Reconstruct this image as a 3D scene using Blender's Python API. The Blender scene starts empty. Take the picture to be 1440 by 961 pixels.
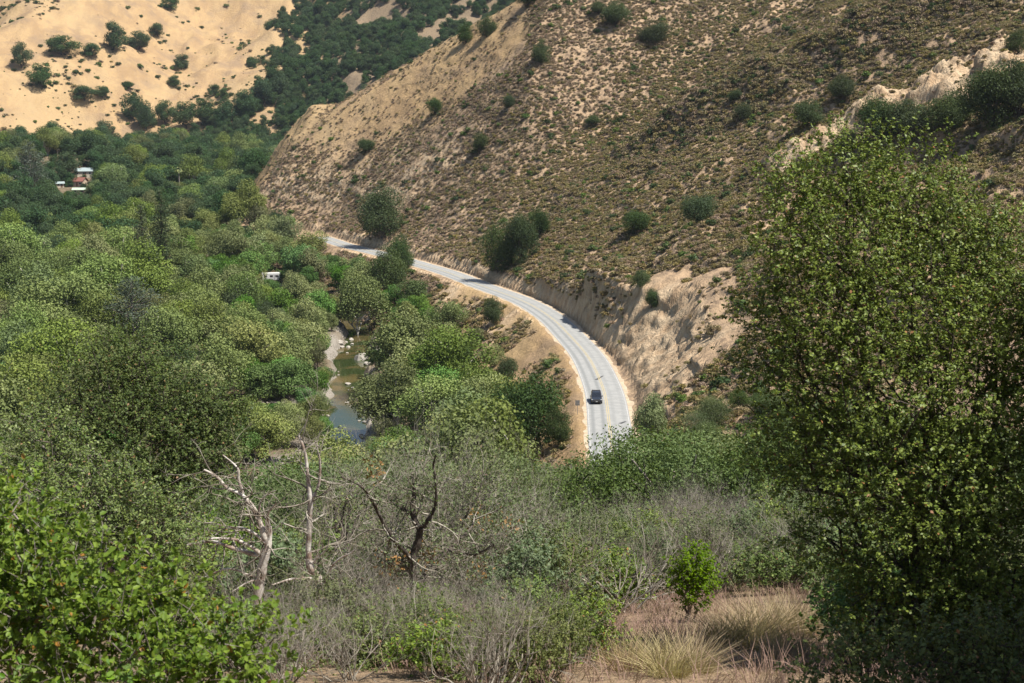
import bpy, math, random, time
import numpy as np
from mathutils import Vector, Matrix
T0 = time.time()
random.seed(7); RNG = np.random.default_rng(11)
sc = bpy.context.scene
C = sc.collection
R = math.radians

# ------------------------------------------------------------------ camera, world, sun, exposure
PITCH = math.atan(350.5 / 2000.0)
cam_d = bpy.data.cameras.new('camera'); cam = bpy.data.objects.new('camera', cam_d); C.objects.link(cam)
cam_d.sensor_width = 36.0; cam_d.lens = 50.0; cam_d.clip_start = 0.1; cam_d.clip_end = 9000
cam.location = (0, 0, 0); cam.rotation_euler = (math.pi / 2 - PITCH, 0, 0)
cam_d.dof.use_dof = True; cam_d.dof.focus_distance = 250; cam_d.dof.aperture_fstop = 9.0
sc.camera = cam
SUN_DIR = Vector((0.60, -0.25, 1.20)).normalized()          # towards the sun
SUN_EL = math.asin(SUN_DIR.z); SUN_AZ = math.atan2(SUN_DIR.x, SUN_DIR.y)
world = bpy.data.worlds.new('World'); sc.world = world; world.use_nodes = True
wn = world.node_tree; wn.nodes.clear()
sky = wn.nodes.new('ShaderNodeTexSky'); sky.sky_type = 'NISHITA'; sky.sun_disc = False
sky.sun_elevation = SUN_EL; sky.sun_rotation = SUN_AZ; sky.air_density = 1.0; sky.dust_density = 0.8
bg = wn.nodes.new('ShaderNodeBackground'); bg.inputs['Strength'].default_value = 0.072
wo = wn.nodes.new('ShaderNodeOutputWorld')
wn.links.new(sky.outputs[0], bg.inputs[0]); wn.links.new(bg.outputs[0], wo.inputs[0])
sun_d = bpy.data.lights.new('sun', 'SUN'); sun_d.energy = 4.9; sun_d.angle = R(0.53); sun_d.color = (1.0, 0.955, 0.88)
sun = bpy.data.objects.new('sun', sun_d); C.objects.link(sun)
sun.rotation_euler = (-SUN_DIR).to_track_quat('-Z', 'Y').to_euler(); sun.location = (200, 100, 300)
sc.view_settings.view_transform = 'Standard'; sc.view_settings.look = 'None'
sc.view_settings.exposure = 0.74; sc.view_settings.gamma = 1.0; sc.view_settings.use_curve_mapping = False
sc.cycles.max_bounces = 6; sc.cycles.diffuse_bounces = 3; sc.cycles.glossy_bounces = 2
sc.cycles.transmission_bounces = 3; sc.cycles.volume_bounces = 0; sc.cycles.caustics_reflective = False
sc.cycles.caustics_refractive = False

# ------------------------------------------------------------------ pixel -> ray helpers (photo pixels, 1440 x 961)
SP, CP = math.sin(PITCH), math.cos(PITCH)
def ray(px, py):
    u = (np.asarray(px, float) - 720) / 2000; v = (480.5 - np.asarray(py, float)) / 2000
    den = v * SP + CP
    return u / den, (v * CP - SP) / den                     # X/Y, Z/Y
def at(px, py, Y):
    a, b = ray(px, py); return Vector((float(a) * Y, Y, float(b) * Y))
def at_z(px, py, z):
    a, b = ray(px, py); Y = z / b; return (float(a * Y), float(Y))
def project(x, y, z):
    f = y * CP - z * SP; return 720 + 2000 * x / f, 480.5 - 2000 * (y * SP + z * CP) / f

# ------------------------------------------------------------------ noise
def _hash(ix, iy, seed):
    h = (ix.astype(np.int64) * 374761393 + iy.astype(np.int64) * 668265263 + seed * 974711) & 0x7fffffff
    h = ((h ^ (h >> 13)) * 1274126177) & 0x7fffffff
    return ((h ^ (h >> 16)) & 0xffff) / 65535.0
def vnoise(x, y, seed=0):
    ix = np.floor(x); iy = np.floor(y); fx = x - ix; fy = y - iy
    fx = fx * fx * fx * (fx * (fx * 6 - 15) + 10); fy = fy * fy * fy * (fy * (fy * 6 - 15) + 10)
    a = _hash(ix, iy, seed); b = _hash(ix + 1, iy, seed); c = _hash(ix, iy + 1, seed); d = _hash(ix + 1, iy + 1, seed)
    return (a + (b - a) * fx + (c - a) * fy + (a - b - c + d) * fx * fy) * 2 - 1
def fbm(x, y, o=3, seed=0):
    s = 0; a = 1.0
    for i in range(o):
        s = s + a * vnoise(x * 2 ** i + 17.3 * i, y * 2 ** i - 9.1 * i, seed + i); a *= 0.5
    return s
def ridged(x, y, o=3, seed=0):
    s = 0; a = 1.0
    for i in range(o):
        s = s + a * (1 - 2 * np.abs(vnoise(x * 2 ** i + 5.3 * i, y * 2 ** i + 3.1 * i, seed + i))); a *= 0.5
    return s
def sstep(a, b, x):
    t = np.clip((x - a) / (b - a), 0, 1); return t * t * (3 - 2 * t)
def smin(a, b, k): h = np.clip(0.5 + 0.5 * (b - a) / k, 0, 1); return b * (1 - h) + a * h - k * h * (1 - h)
def smax(a, b, k): return -smin(-a, -b, k)

# ------------------------------------------------------------------ plan curves: road and river
def catmull(pts, step):
    pts = [np.array(p, float) for p in pts]; out = []
    for i in range(len(pts) - 1):
        p0 = pts[max(i - 1, 0)]; p1 = pts[i]; p2 = pts[i + 1]; p3 = pts[min(i + 2, len(pts) - 1)]
        n = max(2, int(np.linalg.norm(p2 - p1) / step))
        for k in range(n):
            t = k / n
            out.append(0.5 * (2 * p1 + (p2 - p0) * t + (2 * p0 - 5 * p1 + 4 * p2 - p3) * t * t + (3 * p1 - p0 - 3 * p2 + p3) * t ** 3))
    out.append(pts[-1]); return np.array(out)
ROAD_Z = -53.0; WATER_Z = -67.0
road_px = [(861, 633), (857, 600), (852, 560), (843, 533), (826, 500), (799, 470), (779, 450), (749, 430), (717, 416), (680, 403), (630, 383.5), (597, 374), (577, 368), (530, 355.5), (490, 346.5)]
road_pts = [(-260, 112), (-150, 122), (-60, 130), (-26, 139), (-3, 153), (10, 171), (14.5, 190)] + [at_z(a, b, ROAD_Z) for a, b in road_px] + [(-78, 540), (-102, 568), (-140, 592), (-200, 615), (-280, 650)]
ROAD = catmull(road_pts, 1.5)
for _ in range(25): ROAD[1:-1] = 0.25 * ROAD[:-2] + 0.5 * ROAD[1:-1] + 0.25 * ROAD[2:]
river_px = [(478, 655), (482, 625), (488, 590), (492, 555), (494, 520), (499, 490), (509, 465)]
river_pts = [(-300, 140), (-150, 165), (-75, 195), (-42, 225)] + [at_z(a, b, WATER_Z) for a, b in river_px] + [(-52, 425), (-85, 470), (-130, 540), (-170, 640), (-200, 760)]
RIVER = catmull(river_pts, 2.0)
for _ in range(6): RIVER[1:-1] = 0.25 * RIVER[:-2] + 0.5 * RIVER[1:-1] + 0.25 * RIVER[2:]

GX = np.arange(-430, 431, 3.0); GY = np.arange(-30, 1051, 3.0)
def dist_grid(poly):
    xx, yy = np.meshgrid(GX, GY, indexing='ij'); P = np.stack([xx.ravel(), yy.ravel()], 1).astype(np.float32)
    poly = poly.astype(np.float32); tan = np.gradient(poly, axis=0); tan /= np.linalg.norm(tan, axis=1)[:, None]
    sd = np.empty(len(P), np.float32); ny = np.empty(len(P), np.float32)
    for i in range(0, len(P), 8000):
        q = P[i:i + 8000]; d2 = (q[:, :1] - poly[None, :, 0]) ** 2 + (q[:, 1:] - poly[None, :, 1]) ** 2
        j = d2.argmin(1); r = q - poly[j]; side = r[:, 0] * tan[j, 1] - r[:, 1] * tan[j, 0]
        perp = np.abs(side); dd = np.sqrt(d2[np.arange(len(q)), j])
        sd[i:i + 8000] = np.where(side >= 0, 1, -1) * np.where(dd < 6, perp, dd); ny[i:i + 8000] = poly[j, 1]
    return sd.reshape(xx.shape).astype(float), ny.reshape(xx.shape).astype(float)
ROAD_EXT = np.vstack([ROAD, catmull([(-280, 650), (-420, 720), (-600, 800)], 6)[1:]])
RD, RNY = dist_grid(ROAD_EXT); VD, _ = dist_grid(RIVER)
def gsample(G, x, y):
    fx = np.clip((x - GX[0]) / 3, 0, len(GX) - 1.001); fy = np.clip((y - GY[0]) / 3, 0, len(GY) - 1.001)
    ix = fx.astype(int); iy = fy.astype(int); fx = fx - ix; fy = fy - iy
    return (G[ix, iy] * (1 - fx) * (1 - fy) + G[ix + 1, iy] * fx * (1 - fy) + G[ix, iy + 1] * (1 - fx) * fy + G[ix + 1, iy + 1] * fx * fy)

# crest of the near spur (seen against the far hill)
cr_px = [(388, 262, 725), (402, 213, 705), (425, 176, 682), (490, 136, 650), (560, 92, 625), (640, 46, 602), (720, 2, 585), (800, -50, 575)]
CREST = np.array([tuple(at(*p)) for p in cr_px] + [(95, 580, 68), (200, 600, 84), (420, 610, 95)])
CREST = np.vstack([[(-150, 790, -50), (-132, 752, -44)], CREST])
def crest_back(x, y):
    best = None
    for i in range(len(CREST) - 1):
        a = CREST[i]; b = CREST[i + 1]; dx, dy = b[0] - a[0], b[1] - a[1]; L = math.hypot(dx, dy)
        t = ((x - a[0]) * dx + (y - a[1]) * dy) / (L * L)
        if i > 0: t = np.maximum(t, 0)
        if i < len(CREST) - 2: t = np.minimum(t, 1)
        qx = x - a[0] - t * dx; qy = y - a[1] - t * dy; dd = np.hypot(qx, qy)
        side = -(qx * dy - qy * dx) / L
        zz = a[2] + (b[2] - a[2]) * np.clip(t, 0, 1)
        if best is None: best = [dd, np.sign(side) * dd, zz]
        else:
            m = dd < best[0]; best[0] = np.where(m, dd, best[0]); best[1] = np.where(m, np.sign(side) * dd, best[1]); best[2] = np.where(m, zz, best[2])
    return best[1], best[2]
def gauss_ridge(x, y, pts, w):
    best = np.full(np.shape(x), 1e9)
    for a, b in zip(pts[:-1], pts[1:]):
        dx, dy = b[0] - a[0], b[1] - a[1]; t = np.clip(((x - a[0]) * dx + (y - a[1]) * dy) / (dx * dx + dy * dy), 0, 1)
        best = np.minimum(best, np.hypot(x - a[0] - t * dx, y - a[1] - t * dy))
    return np.exp(-(best / w) ** 2)
CUT_Y = [120, 180, 208, 240, 280, 305, 330, 350, 380, 430, 500, 560, 650]
CUT_H = [2, 3, 6, 12, 14, 12, 10, 6, 3.5, 3, 3, 3, 2]
CUT_S = [.8, .9, .95, .85, 1.0, 2.6, 3.4, 2.4, 1.5, 1.3, 1.3, 1.2, 1]
XT_Y, XT_X = [545, 572, 620, 725, 850, 1000], [-400, -112, -122, -144, -172, -200]
HOUSE_XY = (-246, 800)

def H(x, y, full=False):
    x = np.asarray(x, float); y = np.asarray(y, float)
    d = gsample(RD, x, y); ny = gsample(RNY, x, y); dr = np.abs(gsample(VD, x, y))
    n_big = fbm(x / 62, y / 62, 3, 3); n_mid = fbm(x / 13, y / 13, 3, 21); n_fine = fbm(x / 3.1, y / 3.1, 2, 41)
    rid = ridged(x / 21 + 0.25 * n_mid, y / 47, 3, 61)
    # valley floor and channel
    t = y - 350; floor = -65.6 + 0.03 * 0.5 * (t + np.sqrt(t * t + 900)) + 0.9 * n_big + 0.35 * n_mid
    floor = floor + 0.03 * np.maximum(0, -x - 160)
    floor = floor + 15 * np.exp(-(((x - HOUSE_XY[0]) / 48) ** 2 + ((y - HOUSE_XY[1]) / 42) ** 2))
    chan = (1 - sstep(430, 470, y))
    dw = dr + 1.6 * n_mid
    floor = floor + chan * (sstep(2.7, 6.2, dw) - 1) * (floor + 68.3)
    # road bench, embankment below it
    e = -d - 5.0 + 0.5 * n_mid
    emb = ROAD_Z - 0.05 - 0.66 * np.maximum(0, e) - 0.9 * sstep(2, 9, e) * (0.5 - ridged(x / 6.5, y / 15, 2, 71))
    low = smax(floor, emb, 2.0)
    # cut and hillside above it
    hc = np.interp(ny, CUT_Y, CUT_H); cs = np.interp(ny, CUT_Y, CUT_S)
    hc = hc * (1 + 0.22 * fbm(x / 17, y / 17, 2, 5))
    kk = np.interp(ny, [110, 150, 190, 235, 340, 420, 500, 700], [0.30, 0.33, 0.44, 0.52, 0.52, 0.54, 0.56, 0.56])
    up = np.maximum(0, d - 5.0)
    wob = sstep(0, 3, up) * (0.6 * ridged(x / 7.5 + 0.3 * n_mid, y / 7.5, 3, 81) + 0.5 * ridged(x / 17, y / 17, 2, 83) + 1.5 * n_mid + 0.3 * ridged(x / 2.6, y / 2.6, 2, 85)) * np.clip(hc / 11, 0.2, 1.0)
    upw = np.maximum(0, up + wob)
    zc = smin(cs * upw, hc + kk * (upw - hc / cs), 0.8)
    zc = np.where(up <= 0, 0, np.maximum(0, zc))
    hill = ROAD_Z - 0.05 + zc + sstep(14, 70, d) * (5.0 * n_big + 2.2 * rid) + sstep(8, 20, d) * (0.55 * n_mid + 0.16 * n_fine)
    # dark brush spur on the right and the pale scarp under it
    rb = gauss_ridge(x, y, [(46, 440), (78, 428), (112, 412), (150, 405), (230, 420)], 19)
    hill = hill + 16 * rb * sstep(40, 90, d)
    sc_ = gauss_ridge(x, y, [(74, 342), (88, 345), (100, 340), (113, 335), (132, 340)], 12)
    hill = hill + sc_ * (2.0 + 1.9 * ridged(x / 11 + 0.4 * n_mid, y / 17, 3, 91) + 1.2 * n_mid + 1.2 * ridged(x / 4.2, y / 4.2, 3, 93))
    fold = gauss_ridge(x, y, [(60, 300), (92, 290), (130, 300)], 16); hill = hill - 5.0 * fold
    cb, cz = crest_back(x, y)
    back = cz + 1.4 * n_mid - 0.46 * cb
    front = np.minimum(cz + 1.0 * n_mid - 0.64 * np.maximum(0, -cb), ROAD_Z + 1.05 * (d - 6))
    wf = sstep(-150, -60, cb) * (1 - sstep(30, 110, x)) * sstep(7, 25, d)
    hill = hill + wf * np.maximum(0, smax(hill, front, 4.0) - hill)
    hill = smin(hill, back, 4.0)
    xt = np.interp(y, XT_Y, XT_X); hill = np.where(y > 545, smin(hill, -57 + 1.3 * (x - xt + 4 * n_mid), 3.0), hill)
    z = np.where(d > 0, hill, low)
    z = np.where((d > 0) & (y > 560), np.maximum(z, np.minimum(floor, 1e9)), z)
    # far hills
    xg = -0.142 * y - 6 + 14 * np.sin(y / 95.0)
    yb = 985 + 60 * fbm(x / 130 + 3, 0 * x, 2, 8) + 0.25 * np.maximum(0, x + 150)
    up2 = np.maximum(0, y - yb)
    side = np.where(x > xg, 0.50, 0.05) * np.abs(x - xg)
    far = -50 + 0.35 * up2 * sstep(-20, 160, up2) + side * sstep(720, 1000, y) - 12 * (1 - sstep(720, 980, y))
    far = far + sstep(0, 120, up2 + side) * (13 * fbm(x / 125, y / 125, 3, 12) + 6 * ridged(x / 90, y / 150, 2, 14) + 2.6 * ridged(x / 40 + 0.6 * n_big, y / 95, 3, 16) + 0.8 * n_mid)
    z = np.where(y > 640, smax(z, far, 6.0), z)
    # the slope the camera stands on
    zcam = -1.7 - 0.315 * y + 0.00003 * y * y + 0.10 * np.clip(x, -60, 40) * sstep(8, 50, y) + 0.35 * n_mid * sstep(4, 14, y) + 0.05 * n_fine
    wgt = sstep(80, 140, y - 0.25 * np.maximum(0, x))
    z = np.where(y < 175, zcam * (1 - wgt) + z * wgt, z)
    if full: return z, d, ny, dr, zc, hc, sc_, n_mid, n_big, cb, up2, xg, wgt
    return z
def hz(x, y): return float(H(np.array([x]), np.array([y]))[0])
def hit(px, py, y0=30, y1=1500):
    Y = np.concatenate([np.arange(y0, 600, 0.5), np.arange(600, y1, 2.0)]); a, b = ray(px, py)
    k = np.nonzero(H(a * Y, Y) >= b * Y)[0]
    Yh = Y[k[0]] if len(k) else y1
    return float(a * Yh), float(Yh), hz(a * Yh, Yh)

# ------------------------------------------------------------------ object helpers
def link(name, data, parent=None):
    o = bpy.data.objects.new(name, data); C.objects.link(o)
    if parent is not None: o.parent = parent
    return o
def tag(o, label=None, cat=None, group=None, kind=None):
    if label: o['label'] = label
    if cat: o['category'] = cat
    if group: o['group'] = group
    if kind: o['kind'] = kind
    return o
def empty(name, loc=(0, 0, 0), rz=0, s=1.0):
    o = link(name, None); o.location = loc; o.rotation_euler = (0, 0, rz); o.scale = (s, s, s); o.empty_display_size = 0.3; return o
def copy_tree(root, parent=None):
    c = root.copy(); C.objects.link(c); c.parent = parent
    for ch in root.children: copy_tree(ch, c)
    return c
def np_mesh(name, V, F, mat=None, tint=None, smooth=False):
    """V (n,3); F (m,k) all faces with k corners"""
    V = np.ascontiguousarray(V, np.float32); F = np.ascontiguousarray(F, np.int32); k = F.shape[1]
    me = bpy.data.meshes.new(name); me.vertices.add(len(V)); me.vertices.foreach_set('co', V.ravel())
    me.loops.add(F.size); me.loops.foreach_set('vertex_index', F.ravel())
    me.polygons.add(len(F)); me.polygons.foreach_set('loop_start', np.arange(0, F.size, k, dtype=np.int32))
    if smooth: me.polygons.foreach_set('use_smooth', np.ones(len(F), bool))
    if tint is not None:
        at_ = me.attributes.new('tint', 'FLOAT', 'FACE'); at_.data.foreach_set('value', np.ascontiguousarray(tint, np.float32))
    me.update(calc_edges=True)
    if mat: me.materials.append(mat)
    return me
def nrm(a): return a / (np.linalg.norm(a, axis=-1, keepdims=True) + 1e-9)

# ------------------------------------------------------------------ materials
def new_mat(name):
    m = bpy.data.materials.new(name); m.use_nodes = True; nt = m.node_tree; nt.nodes.clear()
    out = nt.nodes.new('ShaderNodeOutputMaterial'); return m, nt, out
class NB:
    def __init__(s, nt): s.nt = nt
    def n(s, t, **kw):
        o = s.nt.nodes.new(t)
        for k, v in kw.items(): setattr(o, k, v)
        return o
    def l(s, a, b): s.nt.links.new(a, b)
    def mix(s, fac, a, b, mode='MIX'):
        o = s.n('ShaderNodeMix', data_type='RGBA', blend_type=mode)
        for sock, v in ((o.inputs[0], fac), (o.inputs[6], a), (o.inputs[7], b)):
            if hasattr(v, 'is_linked'): s.l(v, sock)
            else: sock.default_value = v if not isinstance(v, tuple) else (*v, 1)
        return o.outputs[2]
    def math(s, op, a, b=None, c=None, clamp=False):
        o = s.n('ShaderNodeMath', operation=op, use_clamp=clamp)
        for i, v in enumerate((a, b, c)):
            if v is None: continue
            if hasattr(v, 'is_linked'): s.l(v, o.inputs[i])
            else: o.inputs[i].default_value = v
        return o.outputs[0]
    def noise(s, scale, vec=None, detail=4, rough=0.55):
        o = s.n('ShaderNodeTexNoise'); o.inputs['Scale'].default_value = scale; o.inputs['Detail'].default_value = detail; o.inputs['Roughness'].default_value = rough
        if vec is not None: s.l(vec, o.inputs['Vector'])
        return o.outputs['Fac']
    def ramp(s, fac, lo, hi):
        o = s.n('ShaderNodeMapRange', interpolation_type='SMOOTHSTEP'); s.l(fac, o.inputs[0]); o.inputs[1].default_value = lo; o.inputs[2].default_value = hi
        return o.outputs[0]
    def bsdf(s, col, rough=0.9, spec=0.2, metal=0.0, normal=None):
        b = s.n('ShaderNodeBsdfPrincipled')
        for k, v in (('Base Color', col), ('Roughness', rough), ('Specular IOR Level', spec), ('Metallic', metal)):
            if hasattr(v, 'is_linked'): s.l(v, b.inputs[k])
            else: b.inputs[k].default_value = (*v, 1) if isinstance(v, tuple) else v
        if normal is not None: s.l(normal, b.inputs['Normal'])
        return b.outputs[0]
    def bump(s, h, strength, dist):
        o = s.n('ShaderNodeBump'); o.inputs['Strength'].default_value = strength; o.inputs['Distance'].default_value = dist; s.l(h, o.inputs['Height']); return o.outputs[0]

def leaf_mat(name, dark, light, odd=None, trans=0.3, spec=0.18, rough=0.6, vary=0.4):
    m, nt, out = new_mat(name); b = NB(nt)
    t = b.n('ShaderNodeAttribute', attribute_name='tint').outputs['Fac']
    col = b.mix(t, dark, light)
    if odd: col = b.mix(b.ramp(t, 0.978, 0.984), col, odd)
    rnd = b.n('ShaderNodeObjectInfo').outputs['Random']
    h = b.n('ShaderNodeHueSaturation'); b.l(col, h.inputs['Color'])
    b.l(b.math('MULTIPLY_ADD', rnd, vary, 1 - vary / 2), h.inputs['Value'])
    b.l(b.math('MULTIPLY_ADD', b.math('FRACT', b.math('MULTIPLY', rnd, 7.13)), 0.04, 0.473), h.inputs['Hue'])
    b.l(b.math('MULTIPLY_ADD', b.math('FRACT', b.math('MULTIPLY', rnd, 3.7)), 0.3, 0.8), h.inputs['Saturation'])
    p = b.bsdf(h.outputs[0], rough, spec)
    tr = b.n('ShaderNodeBsdfTranslucent'); b.l(b.mix(0.5, h.outputs[0], (0.20, 0.26, 0.03)), tr.inputs[0])
    mx = b.n('ShaderNodeMixShader'); mx.inputs[0].default_value = trans; b.l(p, mx.inputs[1]); b.l(tr.outputs[0], mx.inputs[2])
    b.l(mx.outputs[0], out.inputs[0]); return m
def plain_mat(name, col, rough=0.6, spec=0.4, metal=0.0, col2=None, scale=8.0, bump=0.0, coords='Object'):
    m, nt, out = new_mat(name); b = NB(nt)
    v = b.n('ShaderNodeTexCoord').outputs[coords]
    n = b.noise(scale, v)
    c = b.mix(b.ramp(n, 0.35, 0.65), col, col2 if col2 else tuple(x * 0.8 for x in col))
    b.l(b.bsdf(c, rough, spec, metal, b.bump(n, bump, 0.02) if bump else None), out.inputs[0]); return m

M = {}
M['syc'] = leaf_mat('sycamore leaves', (0.077, 0.121, 0.024), (0.206, 0.264, 0.064), (0.24, 0.19, 0.08), 0.16, vary=0.62)
M['syc_pale'] = leaf_mat('pale willow leaves', (0.107, 0.140, 0.040), (0.261, 0.292, 0.097), (0.26, 0.2, 0.1), 0.16, vary=0.62)
M['bright'] = leaf_mat('alder leaves', (0.052, 0.125, 0.018), (0.13, 0.245, 0.042), None, 0.2, vary=0.62)
M['oak'] = leaf_mat('live oak leaves', (0.022, 0.046, 0.014), (0.078, 0.118, 0.036), (0.13, 0.09, 0.035), 0.18)
M['oak_far'] = leaf_mat('canyon oak leaves', (0.022, 0.056, 0.02), (0.068, 0.128, 0.042), None, 0.2)
M['pine'] = leaf_mat('grey pine needles', (0.060, 0.085, 0.050), (0.125, 0.155, 0.100), None, 0.15)
M['conifer'] = leaf_mat('conifer needles', (0.035, 0.058, 0.026), (0.080, 0.110, 0.045), (0.13, 0.08, 0.04), 0.12)
M['sage_olive'] = leaf_mat('olive scrub leaves', (0.127, 0.103, 0.039), (0.310, 0.248, 0.098), (0.24, 0.18, 0.1), 0.2, vary=0.5)
M['sage_brown'] = leaf_mat('brown scrub leaves', (0.164, 0.123, 0.076), (0.396, 0.291, 0.177), None, 0.12, vary=0.55)
M['sage_green'] = leaf_mat('green scrub leaves', (0.055, 0.1, 0.02), (0.13, 0.19, 0.042), None, 0.2, vary=0.4)
M['fg_oak'] = leaf_mat('scrub oak leaves', (0.058, 0.121, 0.015), (0.188, 0.274, 0.038), (0.30, 0.17, 0.05), 0.2, 0.28, 0.5, vary=0.2)
M['fg_near'] = leaf_mat('glossy oak leaves', (0.06, 0.15, 0.014), (0.185, 0.31, 0.034), (0.36, 0.22, 0.03), 0.38, 0.3, 0.5, vary=0.2)
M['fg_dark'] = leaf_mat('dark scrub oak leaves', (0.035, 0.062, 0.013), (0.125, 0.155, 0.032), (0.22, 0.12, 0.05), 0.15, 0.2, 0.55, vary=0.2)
M['fg_scrub'] = leaf_mat('grey green scrub leaves', (0.075, 0.11, 0.032), (0.165, 0.2, 0.066), (0.22, 0.16, 0.09), 0.25, vary=0.35)
M['bush_oak'] = leaf_mat('slope scrub oak leaves', (0.045, 0.078, 0.02), (0.115, 0.16, 0.043), (0.22, 0.16, 0.09), 0.2, vary=0.35)
M['fg_soft'] = leaf_mat('soft chamise leaves', (0.075, 0.115, 0.04), (0.155, 0.205, 0.078), (0.25, 0.22, 0.14), 0.2, vary=0.3)
M['fg_pale'] = leaf_mat('pale blossom leaves', (0.18, 0.20, 0.085), (0.34, 0.35, 0.20), None, 0.2)
M['fg_lime'] = leaf_mat('lime green leaves', (0.105, 0.190, 0.014), (0.215, 0.300, 0.030), None, 0.4)
M['dry_leaf'] = leaf_mat('dead oak leaves', (0.24, 0.13, 0.055), (0.42, 0.26, 0.12), None, 0.2)
M['grass_dry'] = leaf_mat('dry grass blades', (0.34, 0.25, 0.12), (0.52, 0.43, 0.22), None, 0.3, 0.2, 0.7, vary=0.2)
M['grass_pink'] = leaf_mat('dry brome blades', (0.30, 0.19, 0.13), (0.46, 0.31, 0.20), None, 0.3, 0.2, 0.7, vary=0.2)
M['bark'] = plain_mat('oak bark', (0.115, 0.095, 0.078), 0.9, 0.1, 0, (0.055, 0.045, 0.038), 14, 0.6)
M['bark_grey'] = plain_mat('grey bark', (0.30, 0.265, 0.235), 0.9, 0.1, 0, (0.16, 0.125, 0.105), 12, 0.5)
M['bark_dead'] = plain_mat('weathered dead wood', (0.60, 0.56, 0.50), 0.85, 0.1, 0, (0.25, 0.18, 0.14), 6, 0.9)
M['bark_white'] = plain_mat('white sycamore bark', (0.62, 0.58, 0.50), 0.8, 0.15, 0, (0.38, 0.34, 0.28), 3, 0.2)
M['twig'] = plain_mat('grey twigs', (0.37, 0.335, 0.275), 0.9, 0.1, 0, (0.15, 0.125, 0.095), 2.5)
M['twig_brown'] = plain_mat('brown twigs', (0.19, 0.145, 0.12), 0.9, 0.1, 0, (0.12, 0.09, 0.075), 5)

def terrain_mat():
    m, nt, out = new_mat('hillside earth and dry grass'); b = NB(nt)
    geo = b.n('ShaderNodeNewGeometry'); pos = geo.outputs['Position']
    at_ = b.n('ShaderNodeAttribute', attribute_name='ground'); sep = b.n('ShaderNodeSeparateColor'); b.l(at_.outputs['Color'], sep.inputs[0])
    rock, gold, litter = sep.outputs[0], sep.outputs[1], sep.outputs[2]; gravel = at_.outputs['Alpha']
    n1 = b.noise(0.055, pos, 5, 0.6); n2 = b.noise(0.5, pos, 6, 0.62); n3 = b.noise(3.5, pos, 5, 0.65)
    soil = b.mix(b.ramp(n1, 0.38, 0.62), (0.39, 0.272, 0.170), (0.465, 0.325, 0.20))
    soil = b.mix(b.ramp(n2, 0.42, 0.62), soil, (0.25, 0.178, 0.118))
    mp = b.n('ShaderNodeMapping'); b.l(pos, mp.inputs[0]); mp.inputs['Scale'].default_value = (1.0, 0.35, 0.35); mp.inputs['Rotation'].default_value = (0, 0, 0.5)
    n4 = b.noise(0.11, mp.outputs[0], 5, 0.6)
    grass = b.mix(b.ramp(n4, 0.40, 0.60), (0.43, 0.290, 0.145), (0.34, 0.225, 0.118))
    grass = b.mix(b.math('MULTIPLY', b.ramp(n2, 0.42, 0.62), 0.6), grass, (0.36, 0.245, 0.14))
    grass = b.mix(b.math('MULTIPLY', b.ramp(n1, 0.48, 0.66), 0.75), grass, (0.27, 0.190, 0.12))
    n6 = b.noise(0.022, mp.outputs[0], 6, 0.6); grass = b.mix(b.math('MULTIPLY', b.ramp(n6, 0.45, 0.6), 0.6), grass, (0.46, 0.325, 0.17))
    col = b.mix(gold, soil, grass)
    mr = b.n('ShaderNodeMapping'); b.l(pos, mr.inputs[0]); mr.inputs['Scale'].default_value = (1, 1, 0.45)
    n5 = b.noise(0.35, mr.outputs[0], 6, 0.65)
    rk = b.mix(b.ramp(n5, 0.36, 0.60), (0.44, 0.305, 0.185), (0.60, 0.455, 0.295))
    rk = b.mix(b.math('MULTIPLY', b.ramp(n3, 0.52, 0.70), 0.6), rk, (0.27, 0.195, 0.13))
    rk = b.mix(b.math('MULTIPLY', b.ramp(b.noise(0.16, mr.outputs[0], 4, 0.6), 0.5, 0.66), 0.6), rk, (0.45, 0.30, 0.175))
    col = b.mix(rock, col, rk)
    lit = b.mix(b.ramp(n2, 0.4, 0.6), (0.135, 0.105, 0.068), (0.20, 0.155, 0.10))
    col = b.mix(litter, col, lit)
    gr = b.mix(b.ramp(n3, 0.4, 0.62), (0.36, 0.325, 0.275), (0.22, 0.19, 0.155))
    col = b.mix(gravel, col, gr)
    vor = b.n('ShaderNodeTexVoronoi'); b.l(mr.outputs[0], vor.inputs['Vector']); vor.inputs['Scale'].default_value = 0.55; vor.inputs['Randomness'].default_value = 1.0
    hgt = b.math('ADD', b.math('ADD', n3, b.math('MULTIPLY', n2, 3.0)), b.math('MULTIPLY', rock, b.math('ADD', b.math('MULTIPLY', n5, 7.0), b.math('MULTIPLY', vor.outputs[0], 1.5))))
    b.l(b.bsdf(col, 0.95, 0.1, 0, b.bump(hgt, 0.8, 0.38)), out.inputs[0]); return m
M['ground'] = terrain_mat()

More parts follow.
